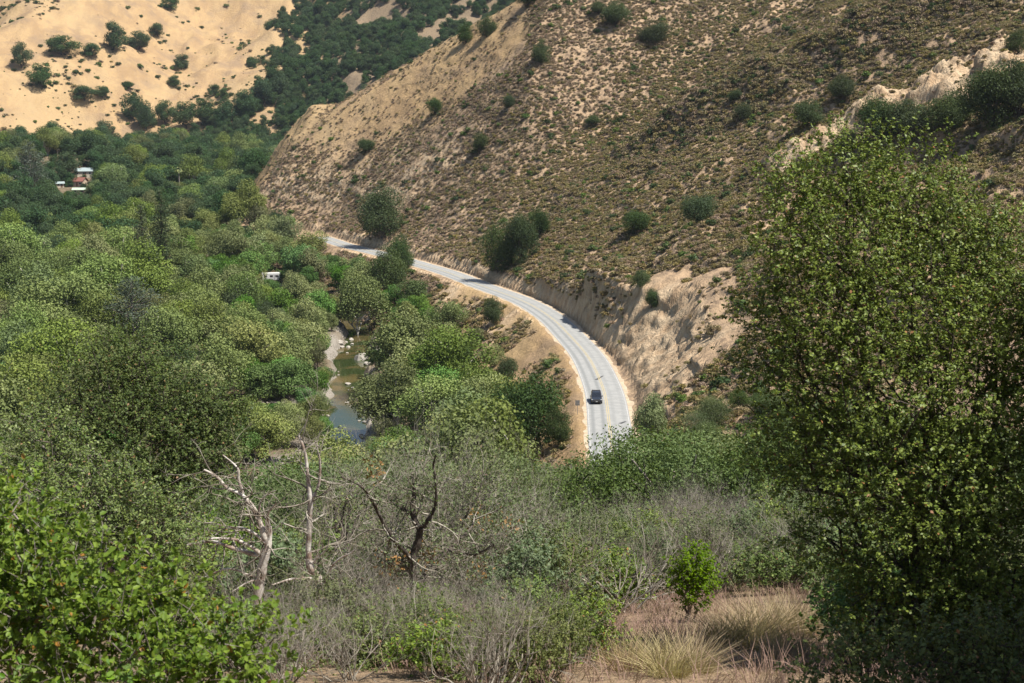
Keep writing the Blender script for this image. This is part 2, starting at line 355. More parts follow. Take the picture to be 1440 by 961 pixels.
# ------------------------------------------------------------------ terrain
def build_terrain():
    ang = np.radians(np.concatenate([np.arange(-38, -21.5, 0.5), np.arange(-21.5, 21.5, 0.108), np.arange(21.5, 38.01, 0.5)]))
    r = [0.0, 1.0]
    while r[-1] < 1900:
        q = r[-1]
        st = 0.35 if q < 40 else 0.8 if q < 90 else 1.4 if q < 190 else 0.62 if q < 480 else 0.9 if q < 640 else 2.6 if q < 900 else 3.2 if q < 1500 else 12
        r.append(q + st)
    r = np.array(r) - 8.0; r[0] = -30
    # rows are lines of equal Y, columns fan out so that cells stay even with distance
    X = np.tan(ang)[:, None] * (np.maximum(r, 0) + 14)[None, :]; Y = np.repeat(r[None, :], len(ang), 0)
    x, y = X.ravel(), Y.ravel()
    z, d, ny, dr, zc, hc, scarp, nm, nb, cb, up2, xg, wgt = H(x, y, True)
    n, k = len(ang), len(r)
    idx = np.arange(n * k).reshape(n, k)
    F = np.stack([idx[:-1, :-1], idx[1:, :-1], idx[1:, 1:], idx[:-1, 1:]], -1).reshape(-1, 4)
    Z = z.reshape(n, k); gy = np.gradient(Z, axis=1) / np.gradient(Y, axis=1)
    gx = np.gradient(Z, axis=0) / (np.gradient(X, axis=0) + 1e-6)
    slope = np.hypot(gx, gy).ravel()
    gl = np.hypot(gx, gy).ravel() + 1e-6; steep = sstep(0.7, 1.2, gl) * ((y > 170) & (y < 600) & (d > 5.5))
    al = 0.7 * x - 0.5 * y; led = 0.9 * vnoise(z / 1.3 + 0.06 * al, al / 7, 101) + 0.5 * vnoise(z / 0.7, al / 1.9, 102) + 0.45 * vnoise(z / 2.6 + 0.3 * nm, al / 3.1, 103)
    sh = np.clip(steep * led * 0.75, -1.0, np.maximum(0, d - 5.6)); x = x + gx.ravel() / gl * sh; y = y + gy.ravel() / gl * sh
    me = np_mesh('hillside', np.stack([x, y, z], 1), F, M['ground'], None, True)
    near = (d > 0) & (y > 150) & ((y < 560) | (x > np.interp(y, XT_Y, XT_X)))
    rock = sstep(0.85, 1.25, slope + 0.12 * nm) * ((y > 150) & (y < 640)) * np.maximum(1 - sstep(30, 50, d), scarp > 0.1)
    cut = near * sstep(-0.3, 0.5, 0.1 + fbm(x / 14, y / 14, 2, 35) + 0.8 * (ny < 345)) * sstep(0.6, 2, d - 5) * (1 - sstep(hc * 0.8, hc * 1.25, zc + 2 * nm)) * (y < 640)
    rock = np.maximum(rock, np.maximum(cut * 0.9, sstep(0.25, 0.55, scarp + 0.2 * nm)))
    emb = sstep(0.05, 0.55, 0.35 + 0.6 * fbm(x / 9, y / 9, 2, 33)) * ((d < -5) & (d > -34) & (y > 330))
    rock = np.clip(np.maximum(rock, 0.8 * emb), 0, 1)
    gold = np.maximum(sstep(0, 60, up2) * (x < xg + 30), 0)
    yard = np.exp(-(((x - HOUSE_XY[0]) / 24) ** 2 + ((y - HOUSE_XY[1]) / 30) ** 2)) > 0.8
    gold = np.maximum(gold, yard * 0.6)
    strip = ((d < -3) & (d > -24) & (y > 150) & (y < 400)) * (1 - sstep(16, 24, -d))
    crestg = (np.abs(cb) < 60) * near * sstep(-62, -40, cb + 12 * nm + 10 * nb) * (x < 10)
    gold = np.clip(np.maximum(np.maximum(gold, strip), crestg) * (1 - 0.5 * rock), 0, 1)
    litter = np.where(((d < -22) | ((y > 560) & (x < np.interp(y, XT_Y, XT_X)))) & (up2 <= 0), 1.0, 0.0); litter = np.maximum(litter, (1 - wgt) * (y < 175) * np.maximum(sstep(30, 60, y) * 0.8, 0.45))
    litter = np.maximum(litter, sstep(0, 60, x - xg) * (up2 + 200 > 0) * (y > 700) * 0.7)
    hx, hy = HOUSE_XY; clear = np.exp(-(((x - hx) / 24) ** 2 + ((y - hy) / 30) ** 2)); litter = litter * (1 - sstep(0.7, 0.9, clear))
    gravel = (1 - sstep(6, 13, dr + 7 * nm + 4 * nb)) * (y < 470) * (d < -14)
    col = np.stack([rock, gold, np.clip(litter, 0, 1), gravel], 1).astype(np.float32)
    a = me.attributes.new('ground', 'FLOAT_COLOR', 'POINT'); a.data.foreach_set('color', col.ravel())
    o = link('hillside_ground', me); tag(o, kind='structure')
build_terrain()
print('terrain', time.time() - T0)

# ------------------------------------------------------------------ road
def ribbon(name, line, z, a, b, mat, parent=None, mask=None, edge_noise=0.0):
    tan = nrm(np.gradient(line, axis=0)); nor = np.stack([tan[:, 1], -tan[:, 0]], 1); V = []; F = []
    ea = a + edge_noise * fbm(np.arange(len(line)) / 2.3, np.zeros(len(line)), 3, 4); eb = b + edge_noise * fbm(np.arange(len(line)) / 2.3, np.ones(len(line)) * 9, 3, 5)
    for i in range(len(line)):
        p = line[i] + nor[i] * ea[i]; q = line[i] + nor[i] * eb[i]; V += [(p[0], p[1], z), (q[0], q[1], z)]
    for i in range(len(line) - 1):
        if mask is None or mask(i): F.append((2 * i, 2 * i + 1, 2 * i + 3, 2 * i + 2))
    o = link(name, np_mesh(name, np.array(V), np.array(F), mat, None, True), parent); return o
def road_mat():
    m, nt, out = new_mat('pale sun-bleached asphalt'); b = NB(nt)
    at_ = b.n('ShaderNodeAttribute', attribute_name='across').outputs['Fac']
    pos = b.n('ShaderNodeNewGeometry').outputs['Position']
    n = b.noise(0.7, pos, 5); n2 = b.noise(14, pos, 3); n0 = b.noise(0.12, pos, 3)
    # wheel tracks worn darker at +-0.85 m about each lane centre
    w = b.math('ABSOLUTE', b.math('SUBTRACT', b.math('ABSOLUTE', b.math('SUBTRACT', b.math('ABSOLUTE', at_), 1.75)), 0.85))
    track = b.math('SUBTRACT', 1.0, b.ramp(w, 0.05, 0.55))
    col = b.mix(b.ramp(n, 0.35, 0.65), (0.275, 0.275, 0.262), (0.325, 0.322, 0.305))
    lane = b.ramp(at_, -0.3, 0.3)
    fac = b.math('MULTIPLY', track, b.math('MULTIPLY_ADD', lane, -0.45, 0.75))
    col = b.mix(fac, col, (0.19, 0.195, 0.19))
    col = b.mix(b.math('MULTIPLY', b.ramp(n2, 0.5, 0.8), 0.35), col, (0.22, 0.22, 0.21))
    col = b.mix(b.math('MULTIPLY', b.ramp(n0, 0.5, 0.7), 0.25), col, (0.26, 0.265, 0.26))
    b.l(b.bsdf(col, 0.85, 0.25), out.inputs[0]); return m
M['road'] = road_mat()
M['shoulder'] = plain_mat('sandy road shoulder', (0.40, 0.31, 0.215), 0.95, 0.1, 0, (0.50, 0.40, 0.28), 0.9, 0, 'Object')
M['white_line'] = plain_mat('worn white line paint', (0.50, 0.49, 0.46), 0.7, 0.3, 0, (0.36, 0.35, 0.33), 1.5)
M['yellow_line'] = plain_mat('worn yellow line paint', (0.47, 0.37, 0.17), 0.7, 0.3, 0, (0.40, 0.34, 0.22), 1.5)
M['streak'] = plain_mat('crack sealant', (0.07, 0.07, 0.07), 0.7)
def build_road():
    global ROAD_VIS
    ROAD_VIS = ROAD[:int(np.argmax((ROAD[:, 1] > 480) & (ROAD[:, 0] < -72)))]
    line = ROAD_VIS; tan = nrm(np.gradient(line, axis=0)); nor = np.stack([tan[:, 1], -tan[:, 0]], 1)
    offs = np.linspace(-3.55, 3.55, 25); V = []; A = []
    for i in range(len(line)):
        for o_ in offs:
            p = line[i] + nor[i] * o_; V.append((p[0], p[1], ROAD_Z + 0.025 - 0.012 * abs(o_))); A.append(o_)
    n, k = len(line), len(offs); idx = np.arange(n * k).reshape(n, k)
    F = np.stack([idx[:-1, :-1], idx[:-1, 1:], idx[1:, 1:], idx[1:, :-1]], -1).reshape(-1, 4)
    me = np_mesh('road', np.array(V), F, M['road'], None, True)
    a = me.attributes.new('across', 'FLOAT', 'POINT'); a.data.foreach_set('value', np.array(A, np.float32))
    road = tag(link('road', me), kind='structure')
    sh = ribbon('road_shoulder', ROAD_VIS, ROAD_Z - 0.032, -4.1, 4.4, M['shoulder'], None, None, 0.45); tag(sh, kind='structure')
    for a_, b_, nm in ((-3.35, -3.22, 'edge_line'), (3.22, 3.35, 'edge_line')): ribbon(nm, ROAD_VIS, ROAD_Z + 0.006, a_, b_, M['white_line'], road)
    for a_, b_ in ((-0.22, -0.09), (0.09, 0.22)): ribbon('centre_line', ROAD_VIS, ROAD_Z + 0.034, a_, b_, M['yellow_line'], road)
    # two dark streaks across the uphill lane
    for (p1, p2) in (((838, 534.5), (848, 529)), ((872, 596), (880, 593))):
        x0, y0 = at_z(*p1, ROAD_Z); x1, y1 = at_z(*p2, ROAD_Z); d = np.array([x1 - x0, y1 - y0]); nn = np.array([-d[1], d[0]]) / np.linalg.norm(d) * 0.3
        q = [(x0 - nn[0], y0 - nn[1]), (x1 - nn[0] * .5, y1 - nn[1] * .5), (x1 + nn[0] * .5, y1 + nn[1] * .5), (x0 + nn[0], y0 + nn[1])]
        link('dark_streak', np_mesh('dark_streak', np.array([(a, b, ROAD_Z + 0.03) for a, b in q]), np.array([[0, 1, 2, 3]]), M['streak']), road)
build_road()

# ------------------------------------------------------------------ river
def water_mat():
    m, nt, out = new_mat('still green creek water'); b = NB(nt)
    pos = b.n('ShaderNodeNewGeometry').outputs['Position']
    n = b.noise(0.11, pos, 3); w = b.noise(2.2, pos, 3)
    col = b.mix(b.ramp(n, 0.42, 0.6), (0.030, 0.042, 0.014), (0.10, 0.078, 0.03))
    b.l(b.bsdf(col, 0.05, 0.3, 0, b.bump(w, 0.04, 0.05)), out.inputs[0]); return m
M['water'] = water_mat()
sel = RIVER[(RIVER[:, 1] < 470)]
wv = tag(ribbon('creek_water', sel, WATER_Z, -11, 11, M['water']), kind='structure')

# ------------------------------------------------------------------ foliage builders (numpy)
def cards(cen, nor, size, aspect=0.6, rng=RNG, fold=0.25, keep_dir=None):
    """leaf-shaped quads: base, left, tip, right, slightly folded along the midrib"""
    n = len(cen); nor = nrm(nor)
    t = rng.normal(size=(n, 3)) if keep_dir is None else keep_dir + 0.35 * rng.normal(size=(n, 3))
    t = nrm(t - (t * nor).sum(1, keepdims=True) * nor); bb = np.cross(nor, t); s = np.asarray(size).reshape(-1, 1) * np.ones((n, 1))
    w = s * aspect * 0.5
    a = cen - t * s * 0.5; c = cen + t * s * 0.5; mid = cen + t * s * 0.06
    l = mid + bb * w + nor * w * fold; r = mid - bb * w + nor * w * fold
    V = np.stack([a, r, c, l], 1).reshape(-1, 3); F = np.arange(4 * n).reshape(n, 4); return V, F
def tubes(paths, sides=5):
    """paths: list of (points (n,3), radii (n,))"""
    VV = []; FF = []; off = 0
    for P, rad in paths:
        P = np.asarray(P, float); rad = np.asarray(rad, float); n = len(P)
        T = nrm(np.gradient(P, axis=0)); up = np.where(np.abs(T[:, 2:3]) > 0.9, np.array([[1., 0, 0]]), np.array([[0, 0, 1.]]))
        A = nrm(np.cross(T, up)); B = np.cross(T, A); th = np.arange(sides) * 2 * math.pi / sides
        V = P[:, None, :] + rad[:, None, None] * (np.cos(th)[None, :, None] * A[:, None, :] + np.sin(th)[None, :, None] * B[:, None, :])
        VV.append(V.reshape(-1, 3)); idx = off + np.arange(n * sides).reshape(n, sides)
        nx = np.roll(idx, -1, 1); FF.append(np.stack([idx[:-1], nx[:-1], nx[1:], idx[1:]], -1).reshape(-1, 4)); off += n * sides
    return np.vstack(VV), np.vstack(FF)
def tube_mesh(name, paths, mat, sides=5):
    V, F = tubes(paths, sides); return np_mesh(name, V, F, mat, None, True)
def bend(a, b, n=5, wob=0.12, rng=RNG, droop=0.0):
    a = np.array(a, float); b = np.array(b, float); L = np.linalg.norm(b - a); t = np.linspace(0, 1, n)[:, None]
    P = a + (b - a) * t; P[1:-1] += rng.normal(size=(n - 2, 3)) * wob * L / n; P[:, 2] -= droop * L * (t[:, 0] ** 2); return P
def grow(paths, tips, start, direc, length, rad, depth, rng, nch=3, spread=0.7, shrink=0.66, wob=0.35, up=0.1, segs=5):
    direc = np.array(direc, float); direc /= np.linalg.norm(direc) + 1e-9; P = [np.array(start, float)]; d = direc
    for i in range(segs):
        d = d + rng.normal(size=3) * wob * 0.4; d[2] += up * 0.3; d /= np.linalg.norm(d); P.append(P[-1] + d * length / segs)
    P = np.array(P); r = np.linspace(rad, rad * 0.55, len(P)); paths.append((P, r)); tips.append((P[-1], d, depth))
    if depth <= 0: return
    for c in range(nch):
        j = rng.integers(2, len(P)); dd = d + rng.normal(size=3) * spread; dd /= np.linalg.norm(dd)
        grow(paths, tips, P[j], dd, length * shrink * rng.uniform(0.75, 1.2), r[j] * 0.66, depth - 1, rng, nch, spread, shrink, wob, up, segs)
def lobes_tree(kind, seed, h, w, n_lobe, per, card, leaf, bark, trunk_r, base=0.25, irregular=0.25, aspect=0.7, flat=0.8, white_limb=False):
    """broad-leaved tree: tapered trunk and limbs reaching lobes of leaf cards. Returns (trunk_mesh, crown_mesh)"""
    rng = np.random.default_rng(seed); cz = h * (base + (1 - base) * 0.5); rx = w / 2; rz = h * (1 - base) * 0.5
    L = []
    for i in range(n_lobe * 5):
        v = nrm(rng.normal(size=3)); rr = rng.uniform(0.35, 0.88) ** 0.8
        if v[2] < (-0.55 if base > 0.1 else -0.8): continue
        p = np.array([v[0] * rx * rr, v[1] * rx * rr, cz + v[2] * rz * rr * (1 if v[2] > 0 or base < 0.1 else 0.75)])
        p[:2] *= 1 + irregular * rng.uniform(-1, 0.6)
        L.append((p, rng.uniform(0.13, 0.27) * w))
        if len(L) >= n_lobe: break
    cen = []; nor = []; tint = []; sz = []
    for p, r in L:
        n = int(per * (r / (0.19 * w)) ** 2); v = nrm(rng.normal(size=(n, 3))); rad = r * rng.uniform(0.35, 1.0, (n, 1)) ** 0.5
        ns = 1 + 0.22 * np.sin(v[:, :1] * 7 + seed) * np.cos(v[:, 1:2] * 6 + p[0])
        q = p + v * rad * ns * np.array([1, 1, flat]); cen.append(q)
        nor.append(v * 0.75 + rng.normal(size=(n, 3)) * 0.75 + np.array([0, 0, 0.45])); tint.append(np.clip(rng.uniform(0.0, 1.0) * 0.45 + rng.uniform(0, 0.55, n), 0, 1)); sz.append(card * rng.uniform(0.6, 1.35, n))
    V, F = cards(np.vstack(cen), np.vstack(nor), np.concatenate(sz), aspect, rng)
    crown = np_mesh(kind + '_crown', V, F, leaf, np.concatenate(tint))
    lean = rng.normal(size=2) * 0.06 * h; top = np.array([lean[0], lean[1], h * (base + 0.28)])
    tp = bend((0, 0, -0.6), top, 7, 0.25, rng); paths = [(tp, np.linspace(trunk_r, trunk_r * 0.45, 7))]
    for p, r in L[::2]:
        j = rng.integers(2, 6); paths.append((bend(tp[j], p, 5, 0.5, rng), np.linspace(trunk_r * 0.42, 0.03 + trunk_r * 0.08, 5)))
    return tube_mesh(kind + '_trunk', paths, bark, 6), crown
def conifer(kind, seed, h, w, leaf, bark, whorls, per, card, droop=0.15, bare=0.1, wispy=False):
    rng = np.random.default_rng(seed); cen = []; nor = []; tint = []; dirs = []; paths = [(bend((0, 0, -0.6), (0, 0, h), 8, 0.02, rng), np.linspace(0.022 * h, 0.02, 8))]
    for i in range(whorls):
        t = bare + (1 - bare) * (i + rng.uniform(0, 0.8)) / whorls; z = t * h
        rad = w * 0.5 * ((1 - t) ** 0.75 * (0.75 + 0.5 * rng.random()) + 0.03)
        if wispy: rad = w * 0.5 * (math.sin(math.pi * min(1, 0.25 + 0.72 * t)) * (0.6 + 0.6 * rng.random()))
        for k in range(rng.integers(4, 7)):
            a = rng.uniform(0, 2 * math.pi); dv = np.array([math.cos(a), math.sin(a), (0.5 if wispy else -droop) + rng.normal() * 0.15])
            e = np.array([0, 0, z]) + dv * rad; P = bend((0, 0, z), e, 4, 0.1, rng); paths.append((P, np.linspace(0.006 * h * (1 - t) + 0.02, 0.01, 4)))
            n = max(3, int(per * (0.3 + rad / w * 2))); u = rng.uniform(0.25, 1.05, (n, 1)); q = np.array([0, 0, z]) + dv * rad * u + rng.normal(size=(n, 3)) * (0.10 * w * (0.4 + (1 - u))) * np.array([1, 1, 0.45])
            cen.append(q); nor.append(rng.normal(size=(n, 3)) * 0.6 + np.array([0, 0, 0.8])); tint.append(rng.uniform(0, 1, n)); dirs.append(np.repeat(dv[None], n, 0))
    V, F = cards(np.vstack(cen), np.vstack(nor), card * rng.uniform(0.6, 1.3, sum(map(len, cen))), 0.35, rng, 0.1, np.vstack(dirs))
    return tube_mesh(kind + '_trunk', paths, bark, 5), np_mesh(kind + '_crown', V, F, leaf, np.concatenate(tint))
def shrub_mesh(kind, seed, n, card, leaf, aspect=0.6, tall=0.75, lumps=5, twigs=0, core=0.3):
    """unit shrub, about 1 m in radius, as one mesh of leaf cards"""
    rng = np.random.default_rng(seed); cen = []; nor = []; tint = []
    for k in range(lumps):
        a = rng.uniform(0, 6.28); r0 = rng.uniform(0.0, 0.55); p = np.array([math.cos(a) * r0, math.sin(a) * r0, tall * rng.uniform(0.35, 0.62)]); rr = rng.uniform(0.38, 0.6)
        m = n // lumps; v = nrm(rng.normal(size=(m, 3))); rad = rr * rng.uniform(core, 1, (m, 1)) ** 0.6; q = p + v * rad * np.array([1, 1, tall]); q[:, 2] = np.abs(q[:, 2])
        cen.append(q); nor.append(v * 0.8 + rng.normal(size=(m, 3)) * 0.7 + np.array([0, 0, 0.4])); tint.append(np.clip(rng.uniform(0, 0.4) + rng.uniform(0, 0.6, m), 0, 1))
    N = sum(map(len, cen)); V, F = cards(np.vstack(cen), np.vstack(nor), card * rng.uniform(0.6, 1.4, N), aspect, rng)
    return np_mesh(kind, V, F, leaf, np.concatenate(tint))
def twig_paths(seed, n_main, depth, length, rad, spread=0.75, up=0.25, nch=3, flat=0.7):
    rng = np.random.default_rng(seed); paths = []; tips = []
    for i in range(n_main):
        a = rng.uniform(0, 6.28); dv = np.array([math.cos(a) * flat, math.sin(a) * flat, rng.uniform(0.5, 1.1)])
        grow(paths, tips, rng.normal(size=3) * np.array([.08, .08, 0]) + np.array([0, 0, -0.05]), dv, length * rng.uniform(0.7, 1.1), rad, depth, rng, nch, spread, 0.66, 0.4, up, 4)
    return paths, tips

# ------------------------------------------------------------------ tree kinds (mesh data shared by every copy)
KIND = {}
def kind(name, list_): KIND[name] = list_
kind('sycamore', [lobes_tree('sycamore', 100 + i, 14, 12.5, 26, 400, 0.40, M['syc'], M['bark_white'], 0.36, 0.12, 0.35) for i in range(3)])
kind('willow', [lobes_tree('willow', 120 + i, 12, 11, 26, 400, 0.36, M['syc_pale'], M['bark_grey'], 0.28, 0.08, 0.35) for i in range(3)])
kind('alder', [lobes_tree('alder', 140 + i, 10, 8.5, 20, 400, 0.34, M['bright'], M['bark_grey'], 0.22, 0.06, 0.3) for i in range(3)])
kind('oak', [lobes_tree('oak', 160 + i, 9, 10, 40, 330, 0.27, M['oak'], M['bark'], 0.34, 0.0, 0.3) for i in range(4)])
kind('canyon_oak', [lobes_tree('canyon_oak', 180 + i, 11, 11, 22, 300, 0.46, M['oak_far'], M['bark'], 0.35, 0.0, 0.35) for i in range(4)])
kind('conifer', [conifer('conifer', 200 + i, 24, 8.5, M['conifer'], M['bark'], 46, 26, 0.62) for i in range(2)])
kind('pine', [conifer('pine', 210 + i, 17, 10, M['pine'], M['bark_grey'], 26, 26, 0.62, 0, 0.25, True) for i in range(2)])
print('kinds', time.time() - T0)

PX_CLEAR = []            # sight lines kept open: (px, py, depth of what is seen there)
for i in range(0, len(ROAD)):
    x, y = ROAD[i]
    if 205 < y < 502 and x > -60:
        for o_ in (-3.6, 0, 3.6): PX_CLEAR.append((*project(x + o_, y, ROAD_Z), y))
for x, y in RIVER:
    if 268 < y < 395:
        for o_ in (-3.5, 0, 3): PX_CLEAR.append((*project(x + o_, y, WATER_Z), y))
for px, py in [(118, 243), (110, 243), (126, 245), (112, 257), (120, 258), (110, 268), (118, 270), (95, 268), (88, 270), (125, 276), (84, 262)]: PX_CLEAR.append((px, py, 775))
for px in range(374, 394, 4):
    for py in (385, 389): PX_CLEAR.append((px, py, 480))
for px, py, dd in [(600, 400, 400), (625, 415, 390), (650, 425, 380), (670, 440, 370), (690, 455, 360), (640, 445, 360), (665, 465, 350), (600, 425, 390), (700, 485, 330), (720, 470, 335), (740, 490, 320), (760, 480, 320), (770, 520, 300), (790, 500, 300), (800, 540, 280), (812, 580, 262), (815, 610, 250), (822, 600, 250), (720, 500, 320), (575, 415, 400), (560, 440, 385)]: PX_CLEAR.append((px, py, dd))
for px in range(370, 398, 6): PX_CLEAR.append((px, 558, 290))
for px in range(500, 526, 5):
    for py in range(494, 516, 5): PX_CLEAR.append((px, py, 350))
HIDE_OK = [(515, 575, 340, 380), (440, 500, 600, 660)]
PX_CLEAR = np.array([c for c in PX_CLEAR if not any(a < c[0] < b and e < c[1] < f for a, b, e, f in HIDE_OK)])
def blocks(x, y, z, h, w):
    """would a crown of this size hide something that the place shows open?"""
    f = y * CP; sx = 2000 / f; px, pt = project(x, y, z + h); _, pb = project(x, y, z + h * 0.05)
    m = PX_CLEAR[:, 2] > y + 3
    dx = (PX_CLEAR[:, 0] - px) / (w * 0.5 * sx); dy = (PX_CLEAR[:, 1] - (pt + pb) / 2) / (abs(pb - pt) / 2)
    return bool(np.any(m & (dx * dx + dy * dy < 1.05)))
H0 = {'sycamore': (14, 12.5), 'willow': (12, 11), 'alder': (10, 8.5), 'oak': (9, 10), 'canyon_oak': (11, 11), 'conifer': (24, 8.5), 'pine': (17, 10)}
CLUSTER = []             # positions of named trees so the random ones keep off
def tree(kd, x, y, s=1.0, label=None, group=None, cat='tree', name=None, var=None, z=None, sx=1.0, rng=random):
    v = KIND[kd][rng.randrange(len(KIND[kd])) if var is None else var % len(KIND[kd])]
    z = hz(x, y) if z is None else z
    if kd in ('bushoak', 'softbush', 'olivebush') and label: label = size_word(s, 0.6, 0.95) + ' ' + label.split(' down the slope')[0] + ' ' + landmark(x, y, LOW_MARK)
    o = empty(name or kd + '_tree', (x, y, z - 0.1), rng.uniform(0, 6.28)); o.scale = (s * sx, s * sx, s)
    link('trunk', v[0], o); link('crown', v[1], o); tag(o, label, cat, group); CLUSTER.append((x, y, H0[kd][1] * s * sx * 0.5)); return o
def tree_px(kd, bx, by, wpx, label, group=None, cat='tree', name=None, var=None, hpx=None, depth=None):
    """a tree whose foot is seen (or would be) at photo pixel (bx, by) and whose crown is wpx wide there"""
    if depth is None: x, y, z = hit(bx, by)
    else: p = at(bx, by, depth); x, y = p.x, p.y; z = hz(x, y)
    m = y / (2000 * CP) ; w = wpx * m; s = w / H0[kd][1]; sx = 1.0
    if hpx: hgt = hpx * m; sz = hgt / H0[kd][0]; sx = s / sz; s = sz
    return tree(kd, x, y, s, label, group, cat, name, var, z, sx)

# ------------------------------------------------------------------ named trees, placed by the foot seen in the photograph
def named_trees():
    OK = 'dark live oaks on the brushy hillside'
    tree_px('oak', 538, 334, 66, 'big round live oak on the slope just above the far end of the road', None, 'tree', 'live_oak_tree', 0, 66)
    tree_px('oak', 702, 382, 46, 'tall dark oak at the roadside whose shadow crosses the asphalt', None, 'tree', 'live_oak_tree', 1, 74)
    tree_px('oak', 733, 372, 44, 'dark oak standing uphill beside the oak that shades the road', None, 'tree', 'live_oak_tree', 2, 72)
    tree_px('oak', 543, 418, 56, 'dark oak below the road, hiding a stretch of it', None, 'tree', 'live_oak_tree', 3, 68)
    tree_px('oak', 563, 384, 40, 'smaller dark oak at the road edge above another oak', None, 'tree', 'live_oak_tree', 0, 50)
    tree_px('oak', 741, 640, 98, 'broad dark oak on the bank below the curve, left of the car', None, 'tree', 'live_oak_tree', 2, 118)
    tree_px('oak', 786, 626, 44, 'small dark oak close to the road beside the broad oak', None, 'tree', 'live_oak_tree', 1, 58)
    tree_px('oak', 694, 455, 30, 'round green oak bush on the outer road edge mid-curve', None, 'bush', 'oak_bush', 1, 38)
    tree_px('sycamore', 503, 478, 78, 'sycamore with a bare white trunk leaning over the creek', None, 'tree', 'sycamore_tree', 0, 92)
    tree_px('willow', 917, 648, 54, 'thin sparse tree beside the uphill lane facing the car', None, 'tree', 'roadside_tree', 1, 94)
    for i, (bx, by, w, h, lb) in enumerate([(570, 545, 108, 108, 'wide light green sycamore on the creek bank nearest the white boulder'), (632, 572, 110, 112, 'light green sycamore between the embankment and the creek bank trees'),
                                  (556, 612, 104, 100, 'light green sycamore overhanging the dark end of the pool'), (668, 606, 84, 92, 'light green sycamore next to the broad dark oak'), (612, 632, 110, 104, 'lowest light green sycamore of the creek bank clump')]):
        tree_px('sycamore', bx, by, w, lb, 'sycamores between creek and road', 'tree', 'sycamore_tree', i, h)
    for bx, by, w, h in [(655, 62, 22, 27), (685, 52, 27, 29), (742, 10, 30, 30), (866, 38, 38, 34), (842, 22, 20, 18), (921, 60, 42, 30), (761, 90, 26, 32), (716, 155, 16, 20), (515, 216, 26, 20), (612, 163, 20, 24),
                         (675, 216, 22, 26), (1046, 171, 26, 24), (1034, 146, 20, 18), (1186, 144, 38, 36), (1135, 180, 46, 36), (981, 318, 48, 44), (895, 329, 42, 32), (901, 407, 26, 26), (917, 434, 26, 26), (833, 178, 20, 14), (758, 335, 30, 40)]:
        tree_px('oak', bx, by, w, 'lone dark oak dotted on the brown scrub hillside above the road', OK, 'tree', 'hillside_oak_tree', None, h)
    for bx, by, w, h in [(1236, 205, 66, 66), (1282, 196, 64, 52), (1330, 190, 60, 56), (1392, 186, 84, 88), (1432, 170, 70, 80), (1430, 76, 34, 30), (1190, 215, 40, 36)]:
        tree_px('oak', bx, by, w, 'dark oak growing along the foot of the pale cliff', 'oaks at the foot of the pale cliff', 'tree', 'cliff_oak_tree', None, h)
    for bx, by, w, h in [(160, 72, 36, 36), (30, 98, 26, 34), (60, 126, 34, 34), (86, 78, 44, 26), (240, 14, 24, 18), (196, 72, 34, 26), (130, 80, 26, 18), (118, 143, 36, 20), (144, 138, 24, 16), (255, 100, 24, 20), (246, 122, 22, 14), (300, 136, 18, 16), (316, 142, 16, 14), (180, 125, 20, 10), (222, 52, 24, 18), (186, 168, 34, 34), (205, 182, 34, 40), (232, 176, 30, 32), (262, 182, 34, 36), (290, 178, 34, 36), (318, 176, 36, 38), (346, 165, 34, 36), (372, 150, 36, 38), (395, 136, 34, 34), (150, 196, 28, 24), (75, 196, 30, 24), (110, 200, 24, 18), (30, 196, 20, 16), (410, 110, 26, 28), (385, 118, 26, 24)]:
        tree_px('canyon_oak', bx, by, w, 'dark oak clump on the far golden grass hill', 'oaks on the far golden hill', 'tree', 'far_oak_tree', None, h)
    tree_px('conifer', 206, 470, 40, 'tall dark conifer rising from the wood next to its taller twin', None, 'tree', 'conifer_tree', 0, 138, 425)
    tree_px('conifer', 233, 470, 44, 'taller of two dark conifers rising from the wood', None, 'tree', 'conifer_tree', 1, 152, 432)
    tree_px('pine', 190, 520, 84, 'wispy grey green pine in front of the two dark conifers', None, 'tree', 'pine_tree', 0, 120, 345)
    tree_px('pine', 46, 290, 48, 'grey pine at the edge of the far wood by the homestead', None, 'tree', 'pine_tree', 1, 84, 690)
    tree_px('alder', 86, 238, 34, 'bright green garden tree behind the homestead', 'bright garden trees at the homestead', 'tree', 'garden_tree', 0, 30, 850)
    tree_px('alder', 112, 236, 30, 'bright green garden tree behind the homestead', 'bright garden trees at the homestead', 'tree', 'garden_tree', 1, 28, 850)
for i, (bx, by, w, h) in enumerate([(452, 500, 30, 34), (446, 520, 34, 40), (456, 545, 26, 30), (444, 560, 36, 44), (452, 590, 34, 42), (438, 600, 40, 46), (455, 618, 30, 36), (430, 575, 36, 40), (440, 630, 40, 44), (531, 520, 28, 34), (534, 560, 30, 40), (532, 600, 30, 36)]):
    tree_px('alder' if i % 3 == 0 else 'willow', bx, by, w, 'low leafy waterside bush on the bank of the pool', 'waterside bushes of the pool', 'bush', 'waterside_bush', None, h)
named_trees()
